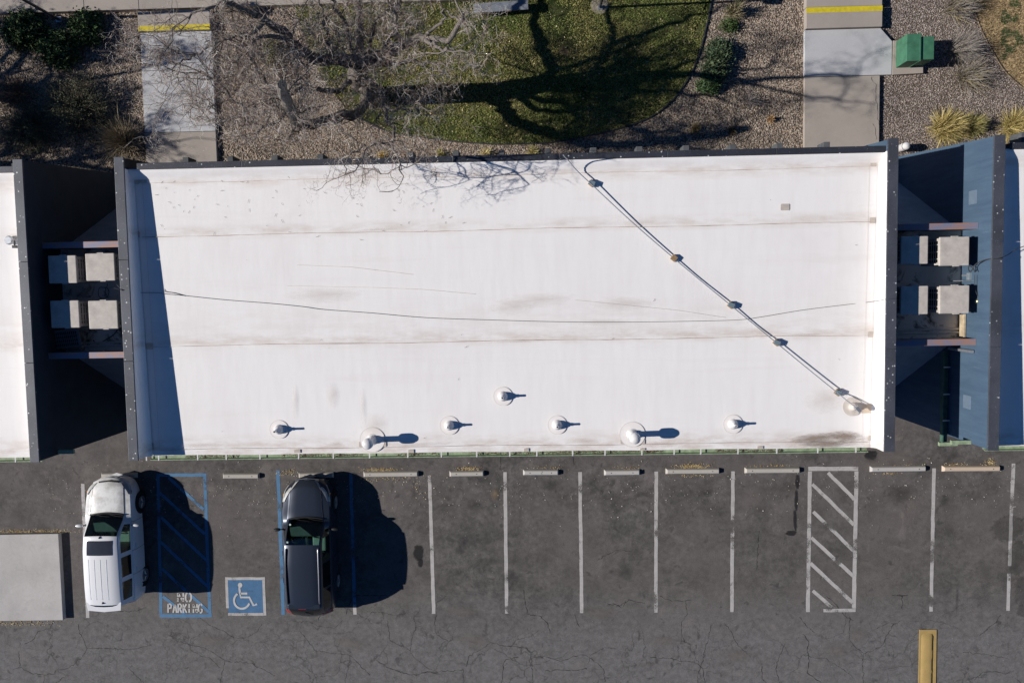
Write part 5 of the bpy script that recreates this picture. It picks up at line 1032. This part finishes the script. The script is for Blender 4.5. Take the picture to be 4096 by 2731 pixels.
# trees standing west of the picture: they throw the broken shade over the top left corner
def shade_tree(x, y, h, rad, label, seed, nl=26000):
    r = np.random.default_rng(seed); t_ = thing('shade_tree', (x, y, 0), label, 'tree')
    MB().tube([(x, y, -.05), (x+.1, y, 1.2), (x, y+.1, 2.6), (x+.1, y, h*.7)], [.34, .26, .22, .1], 10).build('trunk', BARK, t_, smooth=True)
    lm = []
    for i in range(11):
        a = i*2.4+r.uniform(-.3, .3); P_ = np.array([(x, y, 2.0+i*.3), (x+.35*rad*math.cos(a), y+.35*rad*math.sin(a), 2.8+i*.34), (x+.85*rad*math.cos(a), y+.85*rad*math.sin(a), 3.2+i*.4)])
        P_ = np.array(smooth_pts(P_, 3)); lm.append((P_, np.linspace(.11, .03, len(P_)))); MB().tube([tuple(p) for p in P_], list(lm[-1][1]), 7).build('limb', BARK, t_, smooth=True)
    l_ = grow_crown(lm, seed, 9, 5, 3, 1.0, 2.4, h); crown_mesh('crown', l_, t_, TWIG, tw, seed)
    src = np.concatenate([q[0] for q in l_[1]]); pc = src[r.integers(0, len(src), nl)]; pc = pc[hnoise(pc[:, 0]*1.3+pc[:, 2], pc[:, 1]*1.3, .9, seed) > .40]; n = len(pc); pc = pc+r.normal(0, .13, (n, 3))
    u = r.normal(0, 1, (n, 3)); u /= np.linalg.norm(u, axis=1, keepdims=True); v = np.cross(u, r.normal(0, 1, (n, 3))); v /= np.linalg.norm(v, axis=1, keepdims=True); s = .055*r.uniform(.6, 1.4, (n, 1))
    npmesh('foliage', np.stack([pc-u*s, pc-v*s*.5, pc+u*s, pc+v*s*.5], 1).reshape(-1, 3), np.arange(4*n).reshape(n, 4), FOL, t_, np.array([(0.05, 0.07, 0.03)])*r.uniform(.5, 1.5, n)[:, None], 'stuff')
shade_tree(-25.5, 7.2, 7.6, 3.2, 'leafy evergreen tree standing west of the shaded gravel', 41)
shade_tree(-24.6, 4.6, 5.6, 2.4, 'smaller leafy evergreen tree standing west of the left neighbour', 43, 20000)

# ------------------------------------------------------------------ cars
def pch(xk, yk, x):
    """monotone cubic interpolation"""
    xk = np.asarray(xk, float); yk = np.asarray(yk, float); h = np.diff(xk); dlt = np.diff(yk)/h; m = np.zeros(len(xk))
    for i in range(1, len(xk)-1):
        if dlt[i-1]*dlt[i] > 0: w1 = 2*h[i]+h[i-1]; w2 = h[i]+2*h[i-1]; m[i] = (w1+w2)/(w1/dlt[i-1]+w2/dlt[i])
    m[0] = dlt[0]; m[-1] = dlt[-1]; i = np.clip(np.searchsorted(xk, x)-1, 0, len(h)-1); t = (x-xk[i])/h[i]
    return yk[i]*(2*t**3-3*t**2+1)+h[i]*m[i]*(t**3-2*t**2+t)+yk[i+1]*(-2*t**3+3*t**2)+h[i]*m[i+1]*(t**3-t**2)
GLASS = m_glass('tinted_car_glass', (0.50, 0.75, 0.68)); GLASSD = m_glass('dark_car_glass', (0.06, 0.07, 0.07)); RUBBER = plain('tyre_rubber', (0.02, 0.02, 0.02), .9, .3, bump=0); TRIM = plain('black_trim', (0.02, 0.02, 0.022), .5, .2, bump=0)
RIM = plain('alloy', (0.42, 0.43, 0.45), .3, .1, metal=.7, bump=0); LAMP = m_glass('lamp_lens', (0.8, 0.82, 0.85)); LAMPIN = plain('lamp_reflector', (0.62, 0.62, 0.60), .3, .2, 20, metal=.3, bump=0); RED = plain('red_lens', (0.30, 0.015, 0.015), .2, .1, coat=.5, bump=0); AMB = plain('amber_lens', (0.55, 0.22, 0.03), .3, .1, bump=0)
SEATM = plain('seat_cloth', (0.30, 0.29, 0.27), .9, .2, bump=0); DASH = plain('dashboard', (0.085, 0.085, 0.085), .7, .3, bump=0)
def make_car(name, x, yfront, yaw, spec, label):
    L, W = spec['L'], spec['W']; PAINT = spec['paint']
    o = thing(name, (x, yfront-L/2, 0), label, 'car', local=True)
    K = spec['keys']; ks = np.array([q[0] for q in K])
    col = lambda j: np.array([q[j] for q in K])
    # key columns: s, halfwidth belt, halfwidth roof, z belt, z top edge, z crown, z under, bow
    ns = 96; s = np.unique(np.concatenate([np.linspace(0, L, ns), ks, np.array(spec['cuts'])])); I = lambda j: pch(ks, col(j), s)
    wb, wr_k, zb, zt, zc, zu, bow = [I(j) for j in range(1, 8)]
    rows = []   # per station list of (x,z)
    V = np.zeros((len(s), 13, 3))
    for i in range(len(s)):
        w = wb[i]; r_ = wr_k[i]
        prof = [(0, zu[i]), (w*.88, zu[i]), (w*.985, zu[i]+.10), (w*1.0, (zu[i]+zb[i])*.5), (w*.985, zb[i]-.10), (w*.94, zb[i]), (w*.915, zb[i]+.012), (w*.915+(r_-w*.915)*.10, zb[i]+.012+(zt[i]-zb[i]-.012)*.12), (w*.915+(r_-w*.915)*.80, zb[i]+.012+(zt[i]-zb[i]-.012)*.86), (r_, zt[i]), (r_*.93, zt[i]+.3*(zc[i]-zt[i])+.006), (r_*.5, zt[i]+.85*(zc[i]-zt[i])), (0, zc[i])]
        for j, (px, pz) in enumerate(prof):
            yy = L/2-(s[i]+bow[i]*(px/w)**2); V[i, j] = (px, yy, pz)
    def patch_(name_, i0, i1, j0, j1, mat, side, off=0.0, par=o, kind=None):
        mb = MB(); I0 = [i for i in range(len(s)) if i0-1e-6 <= s[i] <= i1+1e-6]; sub = V[I0][:, j0:j1+1].copy()
        if off:
            dx = np.gradient(sub, axis=0); dy = np.gradient(sub, axis=1); nn = np.cross(dx, dy); nn /= np.linalg.norm(nn, axis=2, keepdims=True)+1e-9; sub = sub+nn*off*spec.get('nsign', 1)
        a, b = sub.shape[:2]
        for sd in ((1, -1) if side == 0 else (side,)):
            vs = sub.reshape(-1, 3)*np.array([sd, 1, 1]); f = [(p*b+q, p*b+q+1, (p+1)*b+q+1, (p+1)*b+q) for p in range(a-1) for q in range(b-1)]
            if sd < 0: f = [t[::-1] for t in f]
            mb.add(vs, f)
        # weld the centre line
        ob = mb.build(name_, mat, par, smooth=True, angle=38)
        import bmesh
        bm = bmesh.new(); bm.from_mesh(ob.data); bmesh.ops.remove_doubles(bm, verts=bm.verts, dist=.0004); bm.to_mesh(ob.data); bm.free(); ob.data.shade_smooth(); ob.data.set_sharp_from_angle(angle=math.radians(38)); return ob
    c = spec['c']  # cowl, ws_top, rear_glass_top, rear_glass_bottom
    # lower body (all rows under the belt)
    body = patch_('body', 0, L, 0, 6, PAINT, 0)
    patch_('hood', 0.0, c['cowl'], 6, 12, PAINT, 0, par=o)
    patch_('windshield', c['cowl'], c['wst'], 10, 12, GLASS, 0)
    roof = patch_('roof', c['wst'], c['rgt'], 9, 12, PAINT, 0)
    patch_('pillar', c['cowl'], c['wst'], 9, 10, PAINT, 1); patch_('pillar', c['cowl'], c['wst'], 9, 10, PAINT, -1)
    patch_('rear_window', c['rgt'], c['rgb'], 10, 12, GLASSD, 0); patch_('pillar', c['rgt'], c['rgb'], 9, 10, PAINT, 1); patch_('pillar', c['rgt'], c['rgb'], 9, 10, PAINT, -1)
    patch_('tailgate', c['rgb'], L, 6, 12, PAINT, 0)
    # side glass between pillars
    wn = spec['win']; edges = [c['cowl']]+[e for q in wn for e in q]+[c['rgb']]
    for sd in (1, -1):
        patch_('window_frame', c['cowl'], c['rgb'], 6, 7, PAINT, sd); patch_('window_frame', c['cowl'], c['rgb'], 8, 9, PAINT, sd)
        for q in wn: patch_('side_window', q[0], q[1], 7, 8, GLASSD if q[0] > spec['dark_from'] else GLASS, sd)
        for i in range(0, len(edges), 2):
            if edges[i+1]-edges[i] > .01: patch_('window_pillar', edges[i], edges[i+1], 7, 8, PAINT, sd)
    # front and tail caps
    for idx, nm in ((0, 'nose_cap'), (len(s)-1, 'tail_cap')):
        ring = [tuple(V[idx, j]) for j in range(13)]+[(-V[idx, j][0], V[idx, j][1], V[idx, j][2]) for j in range(11, 0, -1)]
        MB().add(ring, [tuple(range(len(ring))) if idx else tuple(range(len(ring)-1, -1, -1))]).build(nm, PAINT, o)
    def at(sv, j, sd=1): i = int(np.argmin(np.abs(s-sv))); p = V[i, j].copy(); p[0] *= sd; return p
    # wheels
    for sv in spec['wheels']:
        for sd in (1, -1):
            wx = sd*(W/2-.115); wy = L/2-sv; wz = .345
            MB().lathe([(0, -.13), (.38, -.13), (.40, 0.02*sd), (.38, .128), (0, .128)] if False else [(0.0, -.135), (.395, -.135), (.395, .112), (0.0, .112)], (sd*(W/2-.125), wy, wz+.03), 24, 'x').build('wheel_arch', TRIM, o)
            wh = MB().lathe([(.20, -.10), (.30, -.11), (.345, -.08), (.35, 0), (.345, .08), (.30, .11), (.20, .10)], (wx, wy, wz), 28, 'x').build('wheel', RUBBER, o, smooth=True)
            MB().lathe([(.0, -.09), (.215, -.1), (.215, .1), (.0, .085)], (wx+sd*.008, wy, wz), 24, 'x').build('rim', TRIM, wh)
            sp = MB()
            for k_ in range(5):
                a = k_*2*math.pi/5+.3; xx = wx+sd*.118
                sp.tube([(xx-.0, wy+.04*math.cos(a), wz+.04*math.sin(a)), (xx-sd*.015, wy+.205*math.cos(a), wz+.205*math.sin(a))], [.03, .02], 6)
            sp.lathe([(.06, -.01), (.06, .01)], (wx+sd*.118, wy, wz), 12, 'x'); sp.lathe([(.205, -.012), (.222, -.012), (.222, .012), (.205, .012)], (wx+sd*.106, wy, wz), 24, 'x'); sp.build('spokes', RIM, wh)
    # mirrors
    for sd in (1, -1):
        m0 = at(c['cowl']+.33, 5, sd); MB().tube([tuple(m0), (m0[0]+sd*.10, m0[1]+.0, m0[2]+.05)], .02, 6).build('mirror_arm', TRIM, o)
        mm = MB().lathe([(0, -.12), (.05, -.11), (.075, -.04), (.075, .06), (.05, .11), (0, .12)], (0, 0, 0), 12, 'x'); mm.v = [(a+m0[0]+sd*.18, b*.75+m0[1]+.01, cc*.95+m0[2]+.07) for a, b, cc in mm.v]; mm.build('mirror', spec.get('mirror', PAINT), o, smooth=True)
    # door seams, handles, sill trim
    for sv in spec['seams']:
        for sd in (1, -1):
            i = int(np.argmin(np.abs(s-sv))); pts = [V[i, j]*np.array([sd, 1, 1])+np.array([sd*.002, 0, 0]) for j in range(2, 7)]; MB().tube([tuple(p) for p in pts], .006, 4).build('door_seam', TRIM, o)
    for sv in spec['handles']:
        for sd in (1, -1): p = at(sv, 4, sd); MB().box(min(p[0], p[0]+sd*.03), max(p[0], p[0]+sd*.03), p[1]-.08, p[1]+.08, p[2]-.03, p[2]).build('door_handle', spec.get('handle', PAINT), o, bevel=.006)
    # seams of hood
    i = int(np.argmin(np.abs(s-.22)))
    for sd in (1, -1):
        ii = [k_ for k_ in range(len(s)) if .25 <= s[k_] <= c['cowl']]; MB().tube([(V[k_, 10][0]*sd*1.0, V[k_, 10][1], V[k_, 10][2]+.001) for k_ in ii], .005, 4).build('hood_seam', TRIM, o)
    # wiper cowl
    ci = int(np.argmin(np.abs(s-c['cowl']))); pts = [(V[ci, j][0]*sd, V[ci, j][1]+.015, V[ci, j][2]+.006) for sd, js in ((-1, (10, 11)), (1, (12, 11, 10))) for j in js]
    MB().tube([tuple(p) for p in smooth_pts(pts, 5)], .028, 6).build('cowl_panel', TRIM, o, smooth=True)
    for dx in (-.38, .12): 
        p0 = at(c['cowl'], 12); MB().tube([(dx, p0[1]-.02, p0[2]+.035), (dx+.25, p0[1]-.07, p0[2]+.075), (dx+.52, p0[1]-.10, p0[2]+.08)], .008, 5).build('wiper', TRIM, o)
    # lamps, grille
    for sd in (1, -1):
        hl = spec['headlight']; mb = MB(); 
        i0_, i1_ = [int(np.argmin(np.abs(s-v_))) for v_ in hl[:2]]; ii = list(range(i0_, i1_+1)); vs = []
        for n_, k_ in enumerate(ii):
            f = n_/(len(ii)-1); pa = V[k_, 4]*(1-(.5))+V[k_, 5]*.5; pb = V[k_, 10]*(1-hl[2]*(1-f))+V[k_, 11]*hl[2]*(1-f); pb = V[k_, 6]*f*.8+pb*(1-f*.8)
            for g_ in (0, .5, 1): q = pa*(1-g_)+pb*g_; vs.append((q[0]*sd+sd*.008, q[1]+.006, q[2]+.026+.016*math.sin(g_*3.14)))
        f_ = [(a*3+b, a*3+b+1, a*3+b+4, a*3+b+3) for a in range(len(ii)-1) for b in range(2)]; f_ = f_ if sd > 0 else [t[::-1] for t in f_]
        h_ = mb.add(vs, f_).build('headlight', LAMPIN, o, smooth=True)
        p = vs[3*(len(ii)//2)]; MB().box(p[0]-.03, p[0]+.025, p[1]-.12, p[1]+.0, p[2]-.005, p[2]+.012).build('turn_signal', AMB, h_)
        tl_ = spec['tail']; i0_, i1_ = [int(np.argmin(np.abs(s-v_))) for v_ in (L-tl_, L-.01)]; vs = []
        for k_ in range(i0_, i1_+1):
            for j in (4, 5, 6, 10): q = V[k_, j]; vs.append((q[0]*sd+sd*.006, q[1]-.004, q[2]+.006))
        nn = i1_-i0_+1; f_ = [(a*4+b, a*4+b+1, a*4+b+5, a*4+b+4) for a in range(nn-1) for b in range(3)]; f_ = f_ if sd > 0 else [t[::-1] for t in f_]
        MB().add(vs, f_).build('taillight', RED, o, smooth=True)
    gq = at(.04, 12); gw = spec['grille']
    mb = MB(); 
    for t in range(3): mb.tube([(-gw, gq[1]-.05-t*.035, gq[2]-.02+t*.02), (0, gq[1]+.0-t*.035, gq[2]+.012+t*.02), (gw, gq[1]-.05-t*.035, gq[2]-.02+t*.02)], .010, 5)
    mb.build('grille', spec.get('grillem', TRIM), o)
    # interior
    fl = spec['floor']; MB().box(-.62, .62, L/2-4.1, L/2-c['cowl']-.25, .35, .40).build('cabin_floor', DASH, o)
    MB().box(-.64, .64, L/2-c['cowl']-.72, L/2-c['cowl']-.22, .60, .93).build('dashboard', DASH, o, bevel=.05)
    for sx_ in (-.34, .34):
        sy_ = L/2-c['wst']-.25; MB().box(sx_-.24, sx_+.24, sy_-.28, sy_+.26, .45, .68).build('seat_cushion', SEATM, o, bevel=.05); MB().box(sx_-.22, sx_+.22, sy_-.40, sy_-.26, .62, 1.18).build('seat_back', SEATM, o, bevel=.05); MB().box(sx_-.12, sx_+.12, sy_-.40, sy_-.30, 1.2, 1.36).build('headrest', SEATM, o, bevel=.04)
    swx = -.34; a_ = [(swx+.19*math.cos(t*math.pi/12), L/2-c['cowl']-.78-.08*math.sin(t*math.pi/12), .98+.17*math.sin(t*math.pi/12)) for t in range(25)]; MB().tube(a_, .018, 6, cap=False).build('steering_wheel', TRIM, o)
    spec['extra'](o, at, V, s, L, W, patch_)
    # loft has its right side at +x ; the nose points to +y
    o.rotation_euler = (0, 0, yaw); return o
WPT = m_car('white_car_paint', (0.74, 0.74, 0.75), 0, .35, .0); k = N('dusty_white_hood'); co = k.coord(); k.base(k.mix(k.ramp(k.noise(co, 2.2, 5, .7), [(.45, 0), (.65, .8)]), (0.70, .70, .69), (.42, .41, .39))); k.set(.5, 0, .4, .3); WHD = k.m
NPT = m_car('dark_slate_car_paint', (0.036, 0.045, 0.064), .45, .30, .0)
def stretch(sp, f):
    sp['L'] *= f; sp['keys'] = [(q[0]*f,)+q[1:] for q in sp['keys']]; sp['cuts'] = [v*f for v in sp['cuts']]; sp['c'] = {a: b*f for a, b in sp['c'].items()}
    sp['win'] = [(a*f, b*f) for a, b in sp['win']]; sp['dark_from'] *= f; sp['wheels'] = [v*f for v in sp['wheels']]; sp['seams'] = [v*f for v in sp['seams']]; sp['handles'] = [v*f for v in sp['handles']]; sp['f'] = f
    return sp
def white_extra(o, at_, V, s, L, W, patch_):
    F_ = 1.08; at = lambda sv, j, sd=1: at_(sv*F_, j, sd)
    def sz(x_, sv):
        i = int(np.argmin(np.abs(s-sv))); return float(np.interp(abs(x_), V[i, 9:, 0][::-1], V[i, 9:, 2][::-1]))
    mb = MB(); nx_, ns_ = 8, 6; mb.add([(-.46+.90*a_/nx_, L/2-(2.06+.50*b_/ns_), sz(-.46+.90*a_/nx_, 2.06+.50*b_/ns_)+.012) for b_ in range(ns_+1) for a_ in range(nx_+1)], [(b_*(nx_+1)+a_, (b_+1)*(nx_+1)+a_, (b_+1)*(nx_+1)+a_+1, b_*(nx_+1)+a_+1) for b_ in range(ns_) for a_ in range(nx_)])
    mb.build('sunroof', plain('sunroof_glass', (.035, .04, .055), .15, .1, spec=.5, bump=0), o, smooth=True)
    for dx in (-.41, -.20, .01, .22): MB().tube([(dx, L/2-q_, sz(dx, q_)-.006) for q_ in (2.7, 3.05, 3.4, 3.8, 4.13)], .015, 6).build('roof_rib', WPT, o)
    for sy_ in (1.80, 3.92): q = at(sy_, 12); MB().add([(q[0]-.04, q[1]-.04, q[2]), (q[0]+.04, q[1]-.04, q[2]), (q[0], q[1]+.05, q[2]), (q[0], q[1]-.02, q[2]+.07)], [(0, 2, 1), (0, 1, 3), (1, 2, 3), (2, 0, 3)]).build('antenna', TRIM, o)
    q = at(4.02, 12); MB().prism([(-.62, q[1]+.10), (.62, q[1]+.10), (.58, q[1]-.20), (0, q[1]-.25), (-.58, q[1]-.20)], q[2]-.075, [q[2]-.03, q[2]-.03, q[2]-.06, q[2]-.05, q[2]-.06]).build('spoiler', WPT, o, bevel=.015)
    q = at(.12, 12); MB().tube([(-.62, q[1]-.16, .66), (-.3, q[1]-.0, .67), (.3, q[1]-.0, .67), (.62, q[1]-.16, .66)], .07, 8).build('front_bumper', WPT, o, smooth=True)
    MB().tube([(-.35, q[1]-.06, q[2]+.02), (0, q[1]-.02, q[2]+.03), (.35, q[1]-.06, q[2]+.02)], .03, 6).build('grille_slot', TRIM, o, smooth=True)
def dark_extra(o, at_, V, s, L, W, patch_):
    F_ = 1.085; at = lambda sv, j, sd=1: at_(sv*F_, j, sd)
    for sd in (1, -1):
        pts = [(sd*0.550, L/2-2.279, at(2.1, 10)[2]+.005), (sd*0.555, L/2-2.409, at(2.2, 10)[2]+.03), (sd*0.565, L/2-3.255, at(3.0, 10)[2]+.032), (sd*0.550, L/2-4.036, at(3.7, 10)[2]+.03), (sd*0.545, L/2-4.188, at(3.8, 10)[2]+.005)]
        MB().tube([tuple(p) for p in smooth_pts(pts, 4)], .026, 8).build('roof_rail', TRIM if sd < 0 else plain('satin_rail', (.20, .20, .22), .35, .1, metal=.5, bump=0), o, smooth=True)
    q = at(4.0, 12); MB().prism([(-.55, q[1]+.14), (.55, q[1]+.14), (.55, q[1]-.02), (-.55, q[1]-.02)], q[2]-.05, q[2]+.002).build('spoiler', NPT, o, bevel=.015); MB().box(-.2, .06, q[1]-.035, q[1]-.02, q[2]-.03, q[2]-.01).build('brake_light', RED, o)
    q = at(L-.05, 12); MB().tube([(-.72, q[1]+.14, .62), (-.4, q[1]-.0, .63), (.4, q[1]-.0, .63), (.72, q[1]+.14, .62)], .07, 8).build('rear_bumper', NPT, o, smooth=True)
    MB().tube([(0, at(4.2, 12)[1], at(4.2, 12)[2]+.01), (.25, at(4.3, 12)[1], at(4.3, 12)[2]+.03)], .01, 5).build('rear_wiper', TRIM, o)
    for dx, dy in ((-.54, .12), (-.54, .60)): q = at(1.25+dy, 11); MB().sheet([(dx, q[1]), (dx+.06, q[1]), (dx+.06, q[1]-.06), (dx, q[1]-.06)], q[2]+.012).build('windshield_sticker', plain('mint_sticker', (.45, .6, .55), .5, .1, bump=0), o)
# s, wb, wr, zbelt, ztop, zcrown, zunder, bow
white = dict(L=4.22, W=1.78, paint=WPT, nsign=1, keys=[
    (0.0, .55, .40, .60, .64, .655, .30, .20), (0.08, .68, .52, .72, .76, .78, .24, .22), (.30, .80, .58, .86, .90, .93, .22, .20), (.75, .86, .62, .95, .98, 1.03, .22, .16), (1.12, .875, .64, .99, 1.03, 1.09, .22, .17), (1.16, .875, .64, .995, 1.045, 1.11, .22, .17),
    (1.76, .885, .61, 1.01, 1.53, 1.60, .22, .06), (1.80, .885, .61, 1.01, 1.545, 1.625, .22, .05), (2.4, .89, .625, 1.02, 1.60, 1.68, .22, .0), (3.4, .89, .63, 1.03, 1.59, 1.67, .22, -.02), (4.02, .86, .62, 1.03, 1.53, 1.605, .24, -.05), (4.08, .85, .61, 1.03, 1.50, 1.575, .25, -.06), (4.18, .82, .56, 1.0, 1.10, 1.14, .27, -.09), (4.22, .78, .54, .9, .96, .98, .30, -.10)],
    cuts=[1.16, 1.76, 4.02, 4.18, 1.42, 2.35, 2.5, 3.15, 3.30, 3.92], c=dict(cowl=1.16, wst=1.76, rgt=4.02, rgb=4.18), win=[(1.42, 2.35), (2.5, 3.15), (3.30, 3.92)], dark_from=2.4, wheels=(.98, 3.44), seams=(1.35, 2.42, 3.2), handles=(2.25, 3.05), headlight=(.12, .46, .35), tail=.06, grille=.3, floor=0, extra=white_extra)
dark = dict(L=4.55, W=1.80, paint=NPT, nsign=1, keys=[
    (0.0, .58, .40, .58, .64, .66, .30, .22), (0.08, .70, .50, .70, .75, .77, .22, .24), (.30, .82, .56, .84, .89, .92, .20, .22), (.75, .875, .60, .94, .98, 1.01, .20, .17), (1.20, .885, .64, .985, 1.03, 1.07, .20, .16), (1.24, .885, .64, .99, 1.045, 1.09, .20, .16),
    (1.98, .895, .62, 1.00, 1.54, 1.60, .20, .03), (2.04, .895, .62, 1.00, 1.555, 1.615, .20, .02), (2.7, .90, .625, 1.01, 1.61, 1.68, .20, .0), (3.5, .895, .615, 1.02, 1.59, 1.66, .20, -.02), (4.02, .88, .59, 1.03, 1.53, 1.60, .22, -.05), (4.06, .875, .585, 1.03, 1.51, 1.58, .22, -.06), (4.44, .82, .54, 1.02, 1.10, 1.13, .26, -.14), (4.55, .76, .52, .84, .90, .92, .32, -.18)],
    cuts=[1.24, 1.98, 4.02, 4.44, 1.5, 2.55, 2.62, 3.42, 3.5, 4.2], c=dict(cowl=1.24, wst=1.98, rgt=4.02, rgb=4.44), win=[(1.5, 2.55), (2.62, 3.42), (3.5, 4.2)], dark_from=2.58, wheels=(.93, 3.55), seams=(1.45, 2.58, 3.46), handles=(2.45, 3.35), headlight=(.08, .66, .95), tail=.26, grille=.42, grillem=RIM, floor=0, mirror=TRIM, extra=dark_extra)
wc = make_car('parked_car', 0.5*(G(336, 2250, 1.0)[0]+G(577, 2250, .5)[0])+.005, G(410, 1898, .6)[1], 0.0, stretch(white, 1.08), 'white parked suv with dark sunroof and four roof ribs')
dc = make_car('parked_car', 0.5*(G(1125, 2200, 1.0)[0]+G(1348, 2200, .5)[0]), G(1235, 1903, .6)[1], 0.0, stretch(dark, 1.085), 'dark slate blue parked suv with roof rails')
for c_, m_ in ((wc, WHD),):
    for ch in c_.children:
        if ch.name.startswith('hood') and 'seam' not in ch.name: ch.data.materials.clear(); ch.data.materials.append(m_)
